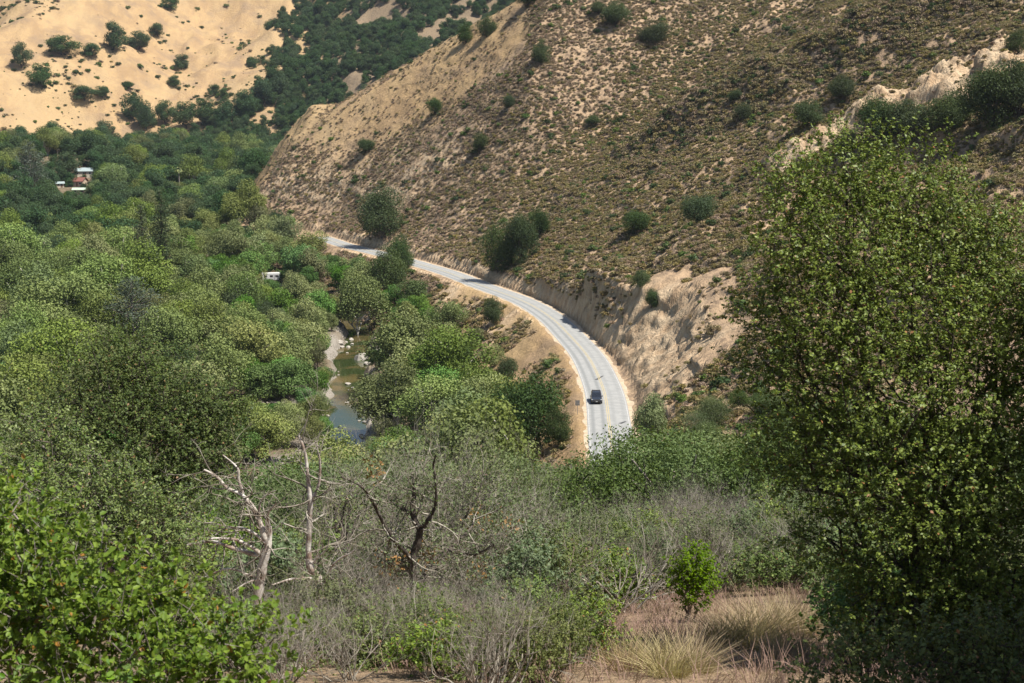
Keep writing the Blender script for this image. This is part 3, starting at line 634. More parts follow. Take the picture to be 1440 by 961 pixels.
# a palm among the oaks
def palm():
    x, y = at(251, 240, 720).x, 720.0; z = hz(x, y); o = empty('palm_tree', (x, y, z)); tag(o, 'lone palm standing above the dark far oaks', 'palm')
    link('trunk', tube_mesh('palm_trunk', [(bend((0, 0, -0.5), (0.2, 0, 16), 6, 0.02), np.linspace(0.4, 0.25, 6))], M['bark_grey'], 8), o)
    rng = np.random.default_rng(5)
    for i in range(22):
        a = rng.uniform(0, 6.28); el = rng.uniform(-0.5, 1.2); L = 2.4; n = 7; t = np.linspace(0, 1, n)
        P = np.stack([math.cos(a) * math.cos(el) * L * t, math.sin(a) * math.cos(el) * L * t, math.sin(el) * L * t - 1.4 * t * t], 1); side = np.array([-math.sin(a), math.cos(a), 0]); w = 0.55 * np.sin(np.pi * (0.12 + 0.86 * t))
        V = np.vstack([P + side * w[:, None] - np.array([0, 0, .2]) * w[:, None], P, P - side * w[:, None] - np.array([0, 0, .2]) * w[:, None]])
        F = [(k, k + 1, n + k + 1, n + k) for k in range(n - 1)] + [(n + k, n + k + 1, 2 * n + k + 1, 2 * n + k) for k in range(n - 1)]
        fr = link('frond', np_mesh('frond', V, np.array(F), M['syc_pale'], rng.uniform(0.2, 0.9, len(F))), o); fr.location = (0.2, 0, 16)
palm()

# ------------------------------------------------------------------ geometry-node scatter for what nobody could count
def scatter(name, pts, scl, rot, idx, sources, label, cat):
    me = bpy.data.meshes.new(name); me.from_pydata([tuple(map(float, p)) for p in pts], [], [])
    a = me.attributes.new('scl', 'FLOAT_VECTOR', 'POINT'); a.data.foreach_set('vector', np.ascontiguousarray(scl, np.float32).ravel())
    a = me.attributes.new('rot', 'FLOAT_VECTOR', 'POINT'); a.data.foreach_set('vector', np.ascontiguousarray(rot, np.float32).ravel())
    a = me.attributes.new('idx', 'INT', 'POINT'); a.data.foreach_set('value', np.ascontiguousarray(idx, np.int32))
    o = link(name, me); tag(o, label, cat, None, 'stuff')
    ng = bpy.data.node_groups.new(name, 'GeometryNodeTree'); ng.interface.new_socket('Geometry', in_out='INPUT', socket_type='NodeSocketGeometry'); ng.interface.new_socket('Geometry', in_out='OUTPUT', socket_type='NodeSocketGeometry')
    N = ng.nodes; gi = N.new('NodeGroupInput'); go = N.new('NodeGroupOutput'); ip = N.new('GeometryNodeInstanceOnPoints'); g2 = N.new('GeometryNodeGeometryToInstance')
    for s in reversed(sources):
        oi = N.new('GeometryNodeObjectInfo'); oi.inputs['Object'].default_value = s; oi.inputs['As Instance'].default_value = False; oi.transform_space = 'ORIGINAL'
        ng.links.new(oi.outputs['Geometry'], g2.inputs[0])
    def attr(nm, ty):
        q = N.new('GeometryNodeInputNamedAttribute'); q.data_type = ty; q.inputs['Name'].default_value = nm; return q.outputs['Attribute']
    m2p = N.new('GeometryNodeMeshToPoints'); ng.links.new(gi.outputs[0], m2p.inputs[0]); ng.links.new(m2p.outputs[0], ip.inputs['Points']); ng.links.new(g2.outputs[0], ip.inputs['Instance'])
    ip.inputs['Pick Instance'].default_value = True
    ng.links.new(attr('idx', 'INT'), ip.inputs['Instance Index']); ng.links.new(attr('scl', 'FLOAT_VECTOR'), ip.inputs['Scale'])
    e2r = N.new('FunctionNodeEulerToRotation'); ng.links.new(attr('rot', 'FLOAT_VECTOR'), e2r.inputs[0]); ng.links.new(e2r.outputs[0], ip.inputs['Rotation'])
    ng.links.new(ip.outputs[0], go.inputs[0]); md = o.modifiers.new('scatter', 'NODES'); md.node_group = ng; return o

# ------------------------------------------------------------------ the riverside wood
def wood():
    rng = np.random.default_rng(77); cand = []
    ys = 150.0
    while ys < 1060:
        cell = 9.2 if ys < 420 else 9.4 if ys < 700 else 9.8
        xs = np.arange(-0.47 * ys - 15, 0.02 * ys + 20, cell)
        for x in xs: cand.append((x + rng.uniform(-.45, .45) * cell, ys + rng.uniform(-.45, .45) * cell))
        ys += cell
    P = np.array(cand); z, d, ny, dr, zc, hc, sc_, nm, nb, cb, up2, xg, wgt = H(P[:, 0], P[:, 1], True)
    near, far = [], []
    for i, (x, y) in enumerate(P):
        gully = y > 700 and x > xg[i] - 60 and up2[i] <= 0
        if -15 < d[i] and (y < 560 or d[i] < 9) and not (x < -84 and y > 525): continue
        if x > -84 and d[i] > -15 and y < 600: continue
        if d[i] > 0 and cb[i] < 25 and x > np.interp(y, XT_Y, XT_X) - 2 and not (y > 650 and z[i] < -40): continue
        if dr[i] < 5.0 and y < 440: continue
        if up2[i] > 22 + 22 * nm[i] + 50 * max(0, nb[i]) and x < xg[i] - 25: continue
        if math.hypot((x - HOUSE_XY[0]) / 15, (y - HOUSE_XY[1] + 20) / 22) < 1: continue
        darkw = 1 / (1 + math.exp(-(y - 545 + 60 * nb[i] - 0.35 * (x + 120)) / 22))
        u = rng.random()
        if u < darkw: kd = 'canyon_oak' if rng.random() < 0.9 else 'sycamore'
        else:
            v = rng.random() + 0.25 * nb[i]; kd = 'sycamore' if v < 0.36 else 'willow' if v < 0.74 else 'alder' if v < 0.88 else 'oak'
            if dr[i] < 24: kd = 'alder' if rng.random() < 0.6 else 'willow'
        s = rng.uniform(0.66, 1.2) + (0.3 if rng.random() > 0.85 else 0)
        if dr[i] < 11 and y < 420: s *= 0.6
        if any((x - a) ** 2 + (y - b) ** 2 < (0.75 * r) ** 2 for a, b, r in CLUSTER[:90]): continue
        h, w = H0[kd]
        ok = False
        for tr in range(7):
            if not blocks(x, y, z[i], h * s, w * s): ok = True; break
            s *= 0.72
        if not ok: continue
        px, py = project(x, y, z[i] + h * s)
        if px < -60 or px > 1000: continue
        (near if True else far).append((h * s / y, kd, x, y, z[i], s, rng.uniform(0, 6.28), int(rng.integers(0, 12))))
    near.sort(reverse=True); return near
def landmark(x, y, table):
    return min(table, key=lambda t: (t[1] - x) ** 2 + (t[2] - y) ** 2)[0]
WOOD_MARK = [('nearest the creek pool', -38, 320), ('nearest the white trailer', -82, 490), ('nearest the two conifers', -110, 430), ('nearest the grey pine', -92, 345), ('nearest the homestead', -246, 790), ('nearest the palm', -168, 720), ('near the road embankment', -20, 380), ('near the foot of the spur', -115, 600), ('near the gravel bank', -60, 275), ('near the foot of the golden hill', -260, 960), ('at the mouth of the wooded gully', -130, 880), ('near the dark oaks below the road bend', -40, 430)]
SLOPE_MARK = [('near the bare crest of the spur', -60, 630), ('near the round oak above the far road', -45, 470), ('near the oaks that shade the road', 0, 410), ('above the shaded road cut', 30, 350), ('near the bare slide beside the car', 35, 275), ('on the dark brush ridge', 110, 415), ('near the pale cliff', 95, 335), ('high on the middle of the slope', 40, 500), ('on the embankment below the road', -15, 345), ('on the outer verge by the sign', 8, 250), ('below the pale cliff', 75, 270)]
def size_word(s, lo, hi): return 'small' if s < lo else 'large' if s > hi else 'medium'
LAB = {'sycamore': ('light green sycamore of the wood', 'sycamores of the riverside wood'), 'willow': ('pale olive willow of the wood', 'willows of the riverside wood'),
       'alder': ('bright green alder of the wood', 'alders of the riverside wood'), 'oak': ('dark live oak of the wood', 'live oaks of the riverside wood'), 'canyon_oak': ('deep green canyon oak', 'canyon oaks of the upper valley wood')}
WOOD = wood()
rest = []
count = {}
for w_ in WOOD:
    count[w_[1]] = count.get(w_[1], 0) + 1
    if count[w_[1]] <= (230 if w_[1] != 'canyon_oak' else 200):
        _, kd, x, y, z, s, rz, var = w_; v = KIND[kd][var % len(KIND[kd])]; o = empty(kd + '_tree', (x, y, z - 0.2), rz); o.scale = (s, s, s)
        link('trunk', v[0], o); link('crown', v[1], o); tag(o, size_word(s, 0.8, 1.05) + ' ' + LAB[kd][0] + ', ' + landmark(x, y, WOOD_MARK), 'tree', LAB[kd][1])
    else: rest.append(w_)
print('wood', len(WOOD), count, len(rest), time.time() - T0)
SRC = {}
def source(me):
    """an object in the scene that already wears this mesh"""
    if me.name not in SRC:
        for o in C.objects:
            if o.data == me: SRC[me.name] = o; break
    return SRC[me.name]
names = ['sycamore', 'willow', 'alder', 'oak', 'canyon_oak']; srcs = []; base = {}
for k in names: base[k] = len(srcs); srcs += [source(v[1]) for v in KIND[k]]
# wooded far slope right of the gully and the dark band up the gully
rng = np.random.default_rng(31); more = []
for _ in range(8000):
    y = rng.uniform(700, 1500); x = rng.uniform(-0.30 * y, 0.06 * y); more.append((x, y))
P = np.array(more); z, d, ny, dr, zc, hc, sc_, nm, nb, cb, up2, xg, wgt = H(P[:, 0], P[:, 1], True)
for i, (x, y) in enumerate(P):
    r_ = x - xg[i] + 14 * nm[i] + 16 * nb[i]
    if r_ < -26 - 10 * nb[i] - (26 if y < 1130 else 0): continue
    if r_ > 30 and fbm(np.array([x / 38]), np.array([y / 38]), 2, 55)[0] < -0.55: continue
    if d[i] > 0 and cb[i] < 30: continue
    rest.append((0, 'canyon_oak', x, y, z[i], rng.uniform(0.45, 0.95), rng.uniform(0, 6.28), int(rng.integers(0, 12))))
scatter('distant_wood', [(r[2], r[3], r[4] - 0.2) for r in rest], [(r[5],) * 3 for r in rest], [(0, 0, r[6]) for r in rest], [base[r[1]] + r[7] % len(KIND[r[1]]) for r in rest], srcs, 'dense dark green wood filling the far canyon', 'wood')
print('rest', len(rest), time.time() - T0)

# ------------------------------------------------------------------ hillside scrub
SH = {'olive': [shrub_mesh('olive_scrub', 300 + i, 190, 0.30, M['sage_olive'], 0.55, 0.75) for i in range(3)],
      'brown': [shrub_mesh('brown_scrub', 310 + i, 170, 0.28, M['sage_brown'], 0.45, 0.7) for i in range(3)],
      'green': [shrub_mesh('green_scrub', 320 + i, 260, 0.28, M['sage_green'], 0.6, 0.85) for i in range(3)],
      'dark': [shrub_mesh('dark_scrub', 330 + i, 300, 0.27, M['oak'], 0.6, 0.9) for i in range(2)]}
def scrub():
    rng = np.random.default_rng(91); N = 360000
    y = rng.uniform(175, 690, N); x = (rng.uniform(-0.30, 0.52, N)) * y
    keep = rng.random(N) < np.clip(y / 500, 0.3, 1); x, y = x[keep], y[keep]
    z, d, ny, dr, zc, hc, sc_, nm, nb, cb, up2, xg, wgt = H(x, y, True)
    dn = fbm(x / 26, y / 26, 3, 44); dm = fbm(x / 9, y / 9, 2, 45); u = rng.random(len(x))
    olive = sstep(-0.25, 0.35, (x - 6) / 70 - (z + 22) / 55 + 0.35 * dn)          # the lower, greener part of the slope
    uphill = (d > 6.5) & (cb < 6) & ((y < 560) | (x > np.interp(y, XT_Y, XT_X)))
    dens = 0.74 + 0.22 * olive + 0.30 * dn + 0.22 * dm
    dens = np.where(cb > -42 + 12 * nb + 9 * nm, np.where(x < 5, 0.12 + 0.12 * dm, dens), dens)
    dens = np.where((zc < hc * 1.05) & (d > 0), 0.46 + 0.5 * dm, dens)
    bare = (ny > 225) & (ny < 300) & (zc < hc * 1.35) & (d > 0); dens = np.where(bare, 0.03 + 0.1 * dm, dens)
    dens = np.where(sc_ > 0.4, 0.10, dens)
    rb = gauss_ridge(x, y, [(46, 440), (78, 428), (112, 412), (150, 405), (230, 420)], 19); dens = np.where(rb > 0.3, 0.97, dens)
    embk = (d < -6) & (d > -30) & (y > 200); dens = np.where(embk, np.where((y < 360) & (d > -20), 0.24 + 0.45 * dm, 0.60 + 0.5 * dm), dens)
    ok = (u < dens) & (uphill | embk) & (y > 180)
    out = []
    for i in np.nonzero(ok)[0]:
        v = rng.random(); big = rng.random()
        k = 'olive' if v < 0.15 + 0.55 * olive[i] else 'brown' if v < 0.985 else 'green'
        if k == 'olive' and rng.random() < 0.03: k = 'green'
        if rb[i] > 0.3: k = 'brown' if rng.random() < 0.45 else 'olive' if rng.random() < .88 else 'dark'
        s = rng.uniform(0.5, 1.15) + (0.5 if big > 0.95 else 0) + (0.55 if rb[i] > 0.3 else 0)
        if big > 0.992 and rb[i] < .3: k = 'dark' if rng.random() < 0.5 else 'green'; s = rng.uniform(1.2, 2.0)
        if d[i] < 0: s *= 1.15
        if d[i] < 12 and blocks(x[i], y[i], z[i], 1.0 * s, 2 * s): continue
        px, py = project(x[i], y[i], z[i])
        if px > 1560 or px < 340: continue
        out.append((s / y[i], k, x[i], y[i], z[i], s, rng.uniform(0, 6.28), int(rng.integers(0, 6))))
    # shrubs dotted over the far golden hill
    M2 = 14000; yy = rng.uniform(960, 1480, M2); xx = rng.uniform(-0.40, -0.12, M2) * yy; r2 = H(xx, yy, True); f2 = fbm(xx / 34, yy / 48, 3, 66)
    for i in range(M2):
        if rng.random() < 0.035 + 0.9 * max(0, f2[i] - 0.35) - 0.02 * (r2[10][i] > 200) and xx[i] < r2[11][i] - 15:
            out.append((1.2 / yy[i], 'dark' if rng.random() < .35 else 'green' if rng.random() < .3 else 'brown' if rng.random() < .6 else 'olive', xx[i], yy[i], r2[0][i], 0.5 + 3.4 * rng.random() ** 2.4, rng.uniform(0, 6.28), int(rng.integers(0, 6))))
    for a, b, r in [c for c in CLUSTER if c[1] > 950]:
        for k in range(rng.integers(5, 12)):
            xx = a + rng.normal() * r * 1.8; yy = b + rng.normal() * r * 1.3; out.append((1.2 / yy, 'dark' if rng.random() < .6 else 'green', xx, yy, hz(xx, yy), rng.uniform(1.0, 3.4), rng.uniform(0, 6.28), int(rng.integers(0, 6))))
    out.sort(reverse=True); return out
SCRUB = scrub()
SLAB = {'olive': ('olive green low shrub on the dry slope beside the road', 'olive shrubs of the dry slope'), 'brown': ('grey brown low shrub on the dry slope beside the road', 'brown shrubs of the dry slope'),
        'green': ('fresh green low shrub on the dry slope beside the road', 'green shrubs of the dry slope'), 'dark': ('dark green rounded shrub on the dry slope beside the road', 'dark shrubs of the dry slope')}
cnt = {}; rest = []; first = {}
for q in SCRUB:
    _, k, x, y, z, s, rz, var = q; me = SH[k][var % len(SH[k])]
    cnt[k] = cnt.get(k, 0) + 1
    if (cnt[k] <= 150 and y < 640) or me.name not in first:
        o = link(k + '_shrub', me); o.location = (x, y, z - 0.08 * s); o.rotation_euler = (0, 0, rz); o.scale = (s, s, s * 0.95); tag(o, size_word(s, 1.1, 1.5) + ' ' + SLAB[k][0].replace('on the dry slope beside the road', landmark(x, y, SLOPE_MARK) if y < 700 else 'on the far golden hill'), 'shrub', SLAB[k][1]); first[me.name] = o
    else: rest.append(q)
names = ['olive', 'brown', 'green', 'dark']; srcs = []; base = {}
for k in names: base[k] = len(srcs); srcs += [first[m.name] for m in SH[k]]
scatter('hillside_scrub', [(r[2], r[3], r[4] - 0.08 * r[5]) for r in rest], [(r[5], r[5], r[5] * 0.95) for r in rest], [(0, 0, r[6]) for r in rest], [base[r[1]] + r[7] % len(SH[r[1]]) for r in rest], srcs, 'low dry scrub covering the hillside above and below the road', 'scrub')
print('scrub', len(SCRUB), cnt, time.time() - T0)

# ------------------------------------------------------------------ foreground: leafy bushes built from shoots
LEAF_N = 0
def shoots(rng, lumps, n_shoot, per, leaf_len, shoot_len):
    """twigs that leave each lump outwards and the leaves set along them"""
    vol = np.array([r ** 2 for _, r in lumps]); vol = vol / vol.sum(); paths = []; cen = []; nor = []; dirs = []; sz = []
    for (p, r), f in zip(lumps, vol):
        dens_l = rng.uniform(0.8, 1.3); gap = nrm(rng.normal(size=(3, 3)))
        for k in range(int(n_shoot * f * dens_l)):
            v = nrm(rng.normal(size=3)); v[2] = v[2] * 0.9 + 0.1
            if (gap @ v).max() > 0.91 and rng.random() < 0.8: continue
            far_ = 1.35 if rng.random() < 0.10 else 0.95
            st = np.array(p) + v * r * rng.uniform(0.2, far_) ** 0.8
            dv = nrm(v * 0.8 + rng.normal(size=3) * 0.55 + np.array([0, 0, 0.35])); L = shoot_len * rng.uniform(0.5, 1.3)
            P = np.stack([st, st + dv * L * 0.5 + rng.normal(size=3) * L * 0.06, st + dv * L]); paths.append((P, np.array([0.055, 0.04, 0.02]) * leaf_len))
            t = rng.uniform(0.15, 1.03, (per, 1)); side = nrm(np.cross(dv, rng.normal(size=(per, 3)))); ld = nrm(dv * 0.6 + side)
            cen.append(st + dv * L * t + ld * leaf_len * 0.5); dirs.append(ld); nor.append(rng.normal(size=(per, 3)) * 0.55 + np.array([0, 0, 0.75]) + v * 0.35); sz.append(leaf_len * rng.uniform(0.6, 1.25, per))
    return paths, np.vstack(cen), np.vstack(nor), np.vstack(dirs), np.concatenate(sz)
def leaf_shape(cen, nor, dirs, sz, aspect, rng):
    """six-sided leaf blades with a midrib fold (two quads each)"""
    nor = nrm(nor - (nor * dirs).sum(1, keepdims=True) * dirs); b = np.cross(nor, dirs); s = sz[:, None]; w = s * aspect * 0.5
    a0 = cen - dirs * s * 0.5; m1 = cen - dirs * s * 0.18; m2 = cen + dirs * s * 0.2; tip = cen + dirs * s * 0.5 - nor * s * 0.08
    l1 = m1 + b * w + nor * w * .35; l2 = m2 + b * w * .85 + nor * w * .3; r1 = m1 - b * w + nor * w * .35; r2 = m2 - b * w * .85 + nor * w * .3
    V = np.stack([a0, l1, l2, tip, r2, r1], 1).reshape(-1, 3); n = len(cen); i = np.arange(n)[:, None] * 6
    F = np.vstack([i + np.array([[0, 3, 2, 1]]), i + np.array([[0, 5, 4, 3]])]); return V, F
def leafy(name, label, cat, base, lumps, n_shoot, per, leaf_len, shoot_len, leaf, bark, seed, aspect=0.6, trunk=0.05, group=None, limb_twigs=4, single=0):
    rng = np.random.default_rng(seed); base = np.array(base, float); o = empty(name, base); tag(o, label, cat, group)
    L = [(np.array(p, float) - base, r) for p, r in lumps]
    paths, cen, nor, dirs, sz = shoots(rng, L, n_shoot, per, leaf_len, shoot_len); limbs = []
    for p, r in L:
        k = rng.uniform(0.25, 0.55); mid = p * k * np.array([0.5, 0.5, 1]); P = np.vstack([bend((rng.normal() * .08, rng.normal() * .08, -0.1), mid, 4, 0.3, rng)[:-1], bend(mid, p + np.array([0, 0, 0.2 * r]), 5, 0.35, rng)])
        limbs.append((P, np.linspace(trunk, trunk * 0.25, len(P))))
        for q in range(limb_twigs):
            v = nrm(rng.normal(size=3)); limbs.append((bend(P[-3], p + v * r * 0.95, 5, 0.5, rng), np.linspace(trunk * 0.3, 0.004, 5)))
    link('limbs', tube_mesh(name + '_limbs', limbs, bark, 5), o); V, F = tubes(paths, 3); link('twigs', np_mesh(name + '_twigs', V, F, bark, None, True), o)['kind'] = 'stuff'
    if single:                                              # the largest leaves of the nearest bush are pieces of their own
        wp = cen + base; order = np.argsort(wp[:, 1] - 3.0 * sz); pick = order[:single]; m = np.ones(len(cen), bool); m[pick] = False
        Vs, Fs = leaf_shape(np.zeros((1, 3)), np.array([[0, 0, 1.]]), np.array([[1., 0, 0]]), np.array([1.0]), aspect, rng)
        protos = [np_mesh('leaf', Vs, Fs, leaf, np.full(2, t)) for t in (0.15, 0.4, 0.65, 0.9)]
        for i in pick:
            nn = nrm(nor[i] - nor[i].dot(dirs[i]) * dirs[i]); b = np.cross(nn, dirs[i]); lf = link('leaf', protos[i % 4], o)
            mt = Matrix(((dirs[i][0], b[0], nn[0], 0), (dirs[i][1], b[1], nn[1], 0), (dirs[i][2], b[2], nn[2], 0), (0, 0, 0, 1)))
            lf.matrix_local = Matrix.Translation(cen[i]) @ mt @ Matrix.Scale(float(sz[i]), 4)
        cen, nor, dirs, sz = cen[m], nor[m], dirs[m], sz[m]
    if single: V, F = leaf_shape(cen, nor, dirs, sz, aspect, rng); t = rng.uniform(0, 1, len(cen)); t = np.concatenate([t, t])
    else: V, F = cards(cen, nor, sz, aspect, rng, 0.25, dirs); t = rng.uniform(0, 1, len(cen))
    f = link('foliage', np_mesh(name + '_foliage', V, F, leaf, t), o); f['kind'] = 'stuff'; return o
def lump_px(rows):
    return [((at(px, py, Y).x, Y, at(px, py, Y).z), r * Y / (2000 * CP)) for px, py, Y, r in rows]

def foreground_bushes():
    # big scrub oak on the right
    rows = [(1120, 270, 16.0, 62), (1190, 250, 16.4, 80), (1275, 275, 16.6, 95), (1120, 345, 15.6, 75), (1215, 355, 15.7, 95), (1320, 345, 16.2, 100), (1405, 370, 16.4, 95), (1095, 445, 15.6, 70), (1185, 450, 15.2, 100), (1290, 455, 15.3, 110), (1400, 470, 15.6, 110),
            (1075, 520, 15.8, 55), (1150, 545, 15.1, 95), (1255, 560, 14.8, 115), (1370, 580, 14.9, 120), (1450, 520, 15.5, 110), (1130, 640, 15.2, 85), (1220, 665, 14.7, 105), (1330, 690, 14.5, 120), (1440, 680, 14.6, 110), (1180, 760, 15.0, 85), (1280, 790, 14.5, 110), (1400, 810, 14.3, 120), (1240, 870, 14.6, 85), (1350, 900, 14.2, 110), (1460, 900, 14.2, 100), (1500, 420, 16, 110), (1510, 620, 15.4, 110)]
    bx, by = 5.0, 16.0
    leafy('scrub_oak', 'large leafy scrub oak, sunlit olive green above and in deep shade below', 'tree', (bx, by, hz(bx, by)), lump_px(rows), 12500, 14, 0.044, 0.22, M['fg_oak'], M['bark'], 1, 0.62, 0.055)
    # near oak shoots, lower left
    rows = [(-40, 730, 7.2, 85), (20, 735, 7.0, 62), (-10, 810, 6.8, 105), (80, 810, 6.8, 78), (150, 840, 6.6, 85), (40, 890, 6.5, 130), (140, 930, 6.3, 110), (230, 880, 6.5, 75), (240, 950, 6.2, 95), (320, 920, 6.3, 65), (380, 915, 6.4, 38), (330, 975, 6.2, 60), (-60, 930, 6.4, 120)]
    leafy('oak_thicket', 'glossy bright green oak shoots with a few yellow leaves, close to the viewer', 'bush', (-2.1, 6.6, hz(-2.1, 6.6)), lump_px(rows), 1700, 13, 0.037, 0.17, M['fg_near'], M['bark_grey'], 2, 0.6, 0.022, single=240)
    # darker oak behind it, and the one further down
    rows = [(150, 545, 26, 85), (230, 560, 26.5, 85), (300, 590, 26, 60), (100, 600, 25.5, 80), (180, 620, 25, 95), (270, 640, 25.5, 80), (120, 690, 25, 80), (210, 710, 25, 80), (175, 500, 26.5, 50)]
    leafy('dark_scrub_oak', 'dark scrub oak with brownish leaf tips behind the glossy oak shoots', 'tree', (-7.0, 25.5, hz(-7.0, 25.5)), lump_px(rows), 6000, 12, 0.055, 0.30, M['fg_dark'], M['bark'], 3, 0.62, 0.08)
    rows = [(60, 640, 19, 70), (140, 720, 18.5, 90), (220, 760, 18.5, 80), (60, 740, 18, 100), (20, 800, 18.5, 80)]
    leafy('leafy_scrub', 'rounded mid green scrub between the near oak shoots and the dead tree', 'bush', (-5.0, 18.7, hz(-5.0, 18.7)), lump_px(rows), 3600, 12, 0.046, 0.24, M['fg_oak'], M['bark_grey'], 4, 0.6, 0.05)
    # lime green young bush and shaded shrub at the lower right
    rows = [(975, 795, 24, 26), (960, 815, 24, 22), (992, 815, 24, 22), (975, 835, 24, 24)]
    leafy('lime_bush', 'small vivid lime green bush in front of the grey brush', 'bush', (3.15, 24, hz(3.15, 24)), lump_px(rows), 420, 11, 0.06, 0.2, M['fg_lime'], M['bark_grey'], 5, 0.6, 0.03)
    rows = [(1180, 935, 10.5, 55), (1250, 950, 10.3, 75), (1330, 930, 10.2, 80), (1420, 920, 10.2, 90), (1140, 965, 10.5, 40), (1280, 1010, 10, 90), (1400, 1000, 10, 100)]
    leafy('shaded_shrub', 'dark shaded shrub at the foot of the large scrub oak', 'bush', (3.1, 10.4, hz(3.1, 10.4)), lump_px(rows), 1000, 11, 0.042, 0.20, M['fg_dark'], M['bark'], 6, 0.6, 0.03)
    # a taller oak right of the view, which throws the shade on the lower right
    b = (9.9, 12.8); z0 = hz(*b); t = lobes_tree('shade_oak', 900, 10.0, 6.2, 40, 900, 0.14, M['fg_oak'], M['bark'], 0.22, 0.15, 0.25); o = empty('shade_oak_tree', (b[0], b[1], z0)); link('trunk', t[0], o); link('crown', t[1], o); tag(o, 'tall oak standing right of the large scrub oak and shading it', 'tree')
    b = (7.3, 9.2); o2 = empty('shade_oak_tree', (b[0], b[1], hz(*b)), 2.0, 0.8); link('trunk', t[0], o2); link('crown', t[1], o2); tag(o2, 'smaller unseen oak added to shade the dark shrub', 'tree')  # second oak outside the view, added to put the near shrub in shade
foreground_bushes()
print('fg bushes', time.time() - T0)

# ------------------------------------------------------------------ dead and half-dead trees traced limb by limb
def traced_tree(name, label, limbs_px, Y, mat, seed, twig_depth=1, twig_len=0.35, scale=3.0, off=(0, 640), jit=0.5, leaves=None, nleaf=0, dry=0, wire=3):
    rng = np.random.default_rng(seed); paths = []; tips = []; dep = {}
    base_px = limbs_px[0][0][0]; b0 = at(off[0] + base_px[0] / scale, off[1] + base_px[1] / scale, Y); zb = hz(b0.x, b0.y); base = np.array([b0.x, b0.y, zb])
    for li, (pts, r0, r1) in enumerate(limbs_px):
        n = len(pts); y0 = dep.get(pts[0], Y); y1 = y0 + (rng.uniform(-1, 1) * jit if li else 0); P = []
        for k, q in enumerate(pts):
            yy = y0 + (y1 - y0) * k / (n - 1); dep.setdefault(q, yy); P.append(np.array(at(off[0] + q[0] / scale, off[1] + q[1] / scale, yy)) - base)
        if li == 0: P = [np.array([P[0][0], P[0][1], -0.3])] + P
        P = np.array(P); P2 = catmull(P, 0.06); P2 = P2 + np.stack([fbm(np.arange(len(P2)) / 4 + li * 9, np.zeros(len(P2)) + k, 2, 3 + k) for k in range(3)], 1) * 0.012
        rad = np.linspace(r0, r1, len(P2)) * (1.0 if mat is M['bark_dead'] else 1.1) * (1 + 0.16 * fbm(np.arange(len(P2)) / 2.5 + li * 5, np.zeros(len(P2)), 2, 9)); paths.append((P2, rad))
        for k in range(2, len(P2), max(2, int(0.16 / 0.06))):
            if rng.random() < 0.75:
                dd = nrm(P2[min(k + 1, len(P2) - 1)] - P2[k - 1]) * 0.5 + rng.normal(size=3) * 0.8 + np.array([0, 0, 0.1]); grow(paths, tips, P2[k], dd, twig_len * rng.uniform(0.5, 1.4), min(rad[k] * 0.6, 0.020), twig_depth, rng, wire, 0.8, 0.62, 0.5, 0.05, 4)
    o = empty(name, base); tag(o, label, 'tree')
    thick = [p for p in paths if p[1][0] > 0.0201]; thin = [p for p in paths if p[1][0] <= 0.0201]
    link('trunk', tube_mesh(name + '_trunk', thick, mat, 8), o)
    if thin: link('twigs', tube_mesh(name + '_twigs', thin, M['twig'] if mat is not M['bark'] else M['twig'], 3), o)['kind'] = 'stuff'
    if leaves:
        T = np.array([t[0] for t in tips]); pick = T[rng.integers(0, len(T), nleaf)]; c = pick + rng.normal(size=(nleaf, 3)) * 0.10
        V, F = cards(c, rng.normal(size=(nleaf, 3)) + np.array([0, 0, .5]), 0.06 * rng.uniform(.6, 1.3, nleaf), 0.6, rng); f = link('foliage', np_mesh(name + '_foliage', V, F, leaves, rng.random(nleaf)), o); f['kind'] = 'stuff'
    if dry:
        cl = np.array([t[0] for t in tips])[rng.integers(0, len(tips), 14)]; c = cl[rng.integers(0, 14, dry)] + rng.normal(size=(dry, 3)) * 0.12
        V, F = cards(c, rng.normal(size=(dry, 3)), 0.085 * rng.uniform(.6, 1.3, dry), 0.6, rng); f = link('dry_leaves', np_mesh(name + '_dry', V, F, M['dry_leaf'], rng.random(dry)), o); f['kind'] = 'stuff'
    return o
traced_tree('dead_tree', 'bare dead tree with a pale forked trunk and drooping broken twigs', [
    (((1085, 700), (1088, 610), (1100, 520), (1115, 430), (1130, 380), (1130, 300)), 0.085, 0.06),
    (((1130, 380), (1090, 270), (1050, 200), (1020, 165), (960, 140), (920, 100), (860, 60)), 0.055, 0.016), (((1020, 165), (1005, 100), (1000, 50), (940, 0)), 0.034, 0.008), (((1000, 50), (1030, 10)), 0.014, 0.006),
    (((1130, 300), (1135, 240), (1165, 200)), 0.035, 0.008), (((1090, 270), (1110, 185), (1165, 150)), 0.02, 0.006),
    (((1115, 430), (1050, 410), (960, 385), (880, 365), (800, 380), (740, 430)), 0.042, 0.010), (((1115, 430), (1040, 380), (980, 360), (900, 355), (830, 372)), 0.034, 0.008), (((1130, 380), (1050, 315), (960, 305), (910, 335)), 0.028, 0.008),
    (((1100, 520), (980, 480), (900, 500), (830, 540), (810, 580)), 0.022, 0.006), (((1100, 520), (1040, 540), (980, 575)), 0.02, 0.006), (((740, 430), (715, 480), (700, 540)), 0.01, 0.004), (((800, 380), (770, 450), (730, 470)), 0.01, 0.004)], 21.0, M['bark_dead'], 21, 2, 0.52)
